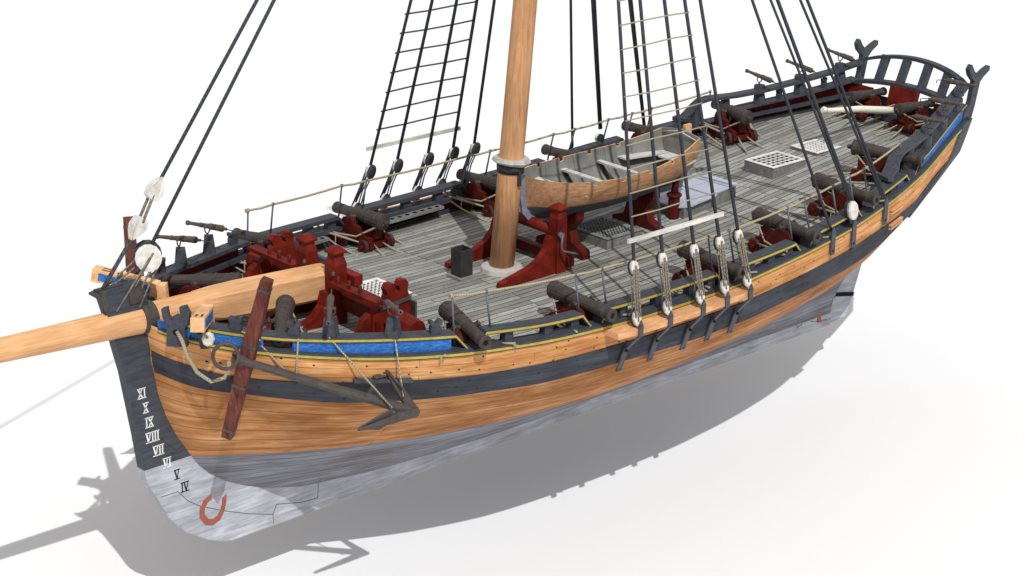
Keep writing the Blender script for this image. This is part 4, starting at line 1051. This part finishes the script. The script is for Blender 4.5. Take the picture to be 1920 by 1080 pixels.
# gunwale edge strip
w = MB()
for s in (1, -1):
    vs = []
    for x in bx: vs += [bpt(x, 1, -.004, s), bpt(x, 1, .034, s)]
    w.add([(a, b2, c+.002) for a, b2, c in vs], [(2*i, 2*i+1, 2*i+3, 2*i+2) for i in range(len(bx)-1)])
bl(w, 'gunwale', M['spar'], boat)
w = MB(); w.prism([(-9.36, 5.90), (-9.33, 5.4), (-9.40, 5.05), (-9.62, 4.82), (-10.05, 4.70), (-14.3, 4.66), (-14.3, 4.80), (-10.1, 4.84), (-9.72, 4.95), (-9.53, 5.12), (-9.47, 5.4), (-9.46, 5.88)], 'y', -.035, .035); bl(w, 'boat_keel', M['boatstem'], boat)
w = MB(); w.prism([(-13.9, 4.8), (-14.5, 4.82), (-14.55, 5.55), (-14.3, 5.6), (-14.2, 4.95)], 'y', -.03, .03); bl(w, 'boat_sternpost', M['boatstem'], boat)
w = MB()
tp = [bpt(-14.2, h, 0, 1) for h in H]; out = [(y, z) for x, y, z in tp]+[(0, 6.04)]+[(-y, z) for x, y, z in reversed(tp)]
w.prism(out, 'x', -14.22, -14.17); bl(w, 'boat_transom', M['boatin'], boat)
w = MB(); w.tube([(-14.15, -.5, 5.88), (-14.12, 0, 6.0), (-14.15, .5, 5.88)], .012, 6); bl(w, 'transom_rope', M['white'], boat)
w = MB(); w.prism([(-14.23, 5.7), (-14.5, 5.7), (-14.5, 6.1), (-14.3, 6.1)], 'y', -.04, .04); bl(w, 'boat_rudder_head', M['cat'], boat)
for x in (-10.55, -11.45, -12.5):
    hw = BY(x)*.97-.03; w = MB(); w.box((x, 0, 5.40), (.15, 2*hw, .04)); th_ = bl(w, 'thwart', M['thwart'], boat)
    w = MB(); w.box((x, 0, 5.15), (.06, 1.1, .48)); bl(w, 'thwart_support', M['dark'], th_) if False else None
    for s in (1, -1):
        w2 = MB(); w2.beam((x-.03, s*hw*.55, 4.95), (x-.03, s*hw*.98, 5.40), .06, .04, up=(1, 0, 0)); bl(w2, 'thwart_knee', M['dark'], boat)
w = MB(); xs4 = frange(-13.0, -14.15, .2)
for s in (1, -1):
    vs = []
    for x in xs4: vs += [(x, (BY(x)*.95-.03)*s, 5.44), (x, (BY(x)*.95-.30)*s, 5.44), (x, (BY(x)*.95-.30)*s, 5.40), (x, (BY(x)*.95-.03)*s, 5.40)]
    w.add(vs, [(i*4+k, i*4+(k+1) % 4, (i+1)*4+(k+1) % 4, (i+1)*4+k) for i in range(len(xs4)-1) for k in range(4)]+[(0, 1, 2, 3)])
w.box((-13.95, 0, 5.42), (.4, .5, .035)); bl(w, 'stern_bench', M['thwart'], boat)
w = MB(); w.box((-11.9, 0, 4.93), (3.3, .8, .02)); bl(w, 'bottom_boards', M['hatch'], boat)
for x in (-10.05, -10.9, -11.8, -12.7, -13.4):
    w = MB()
    for s in (1, -1): w.tube([bpt(x, h, .035, s) for h in H], .016, 5)
    bl(w, 'rib', M['boatin'], boat)
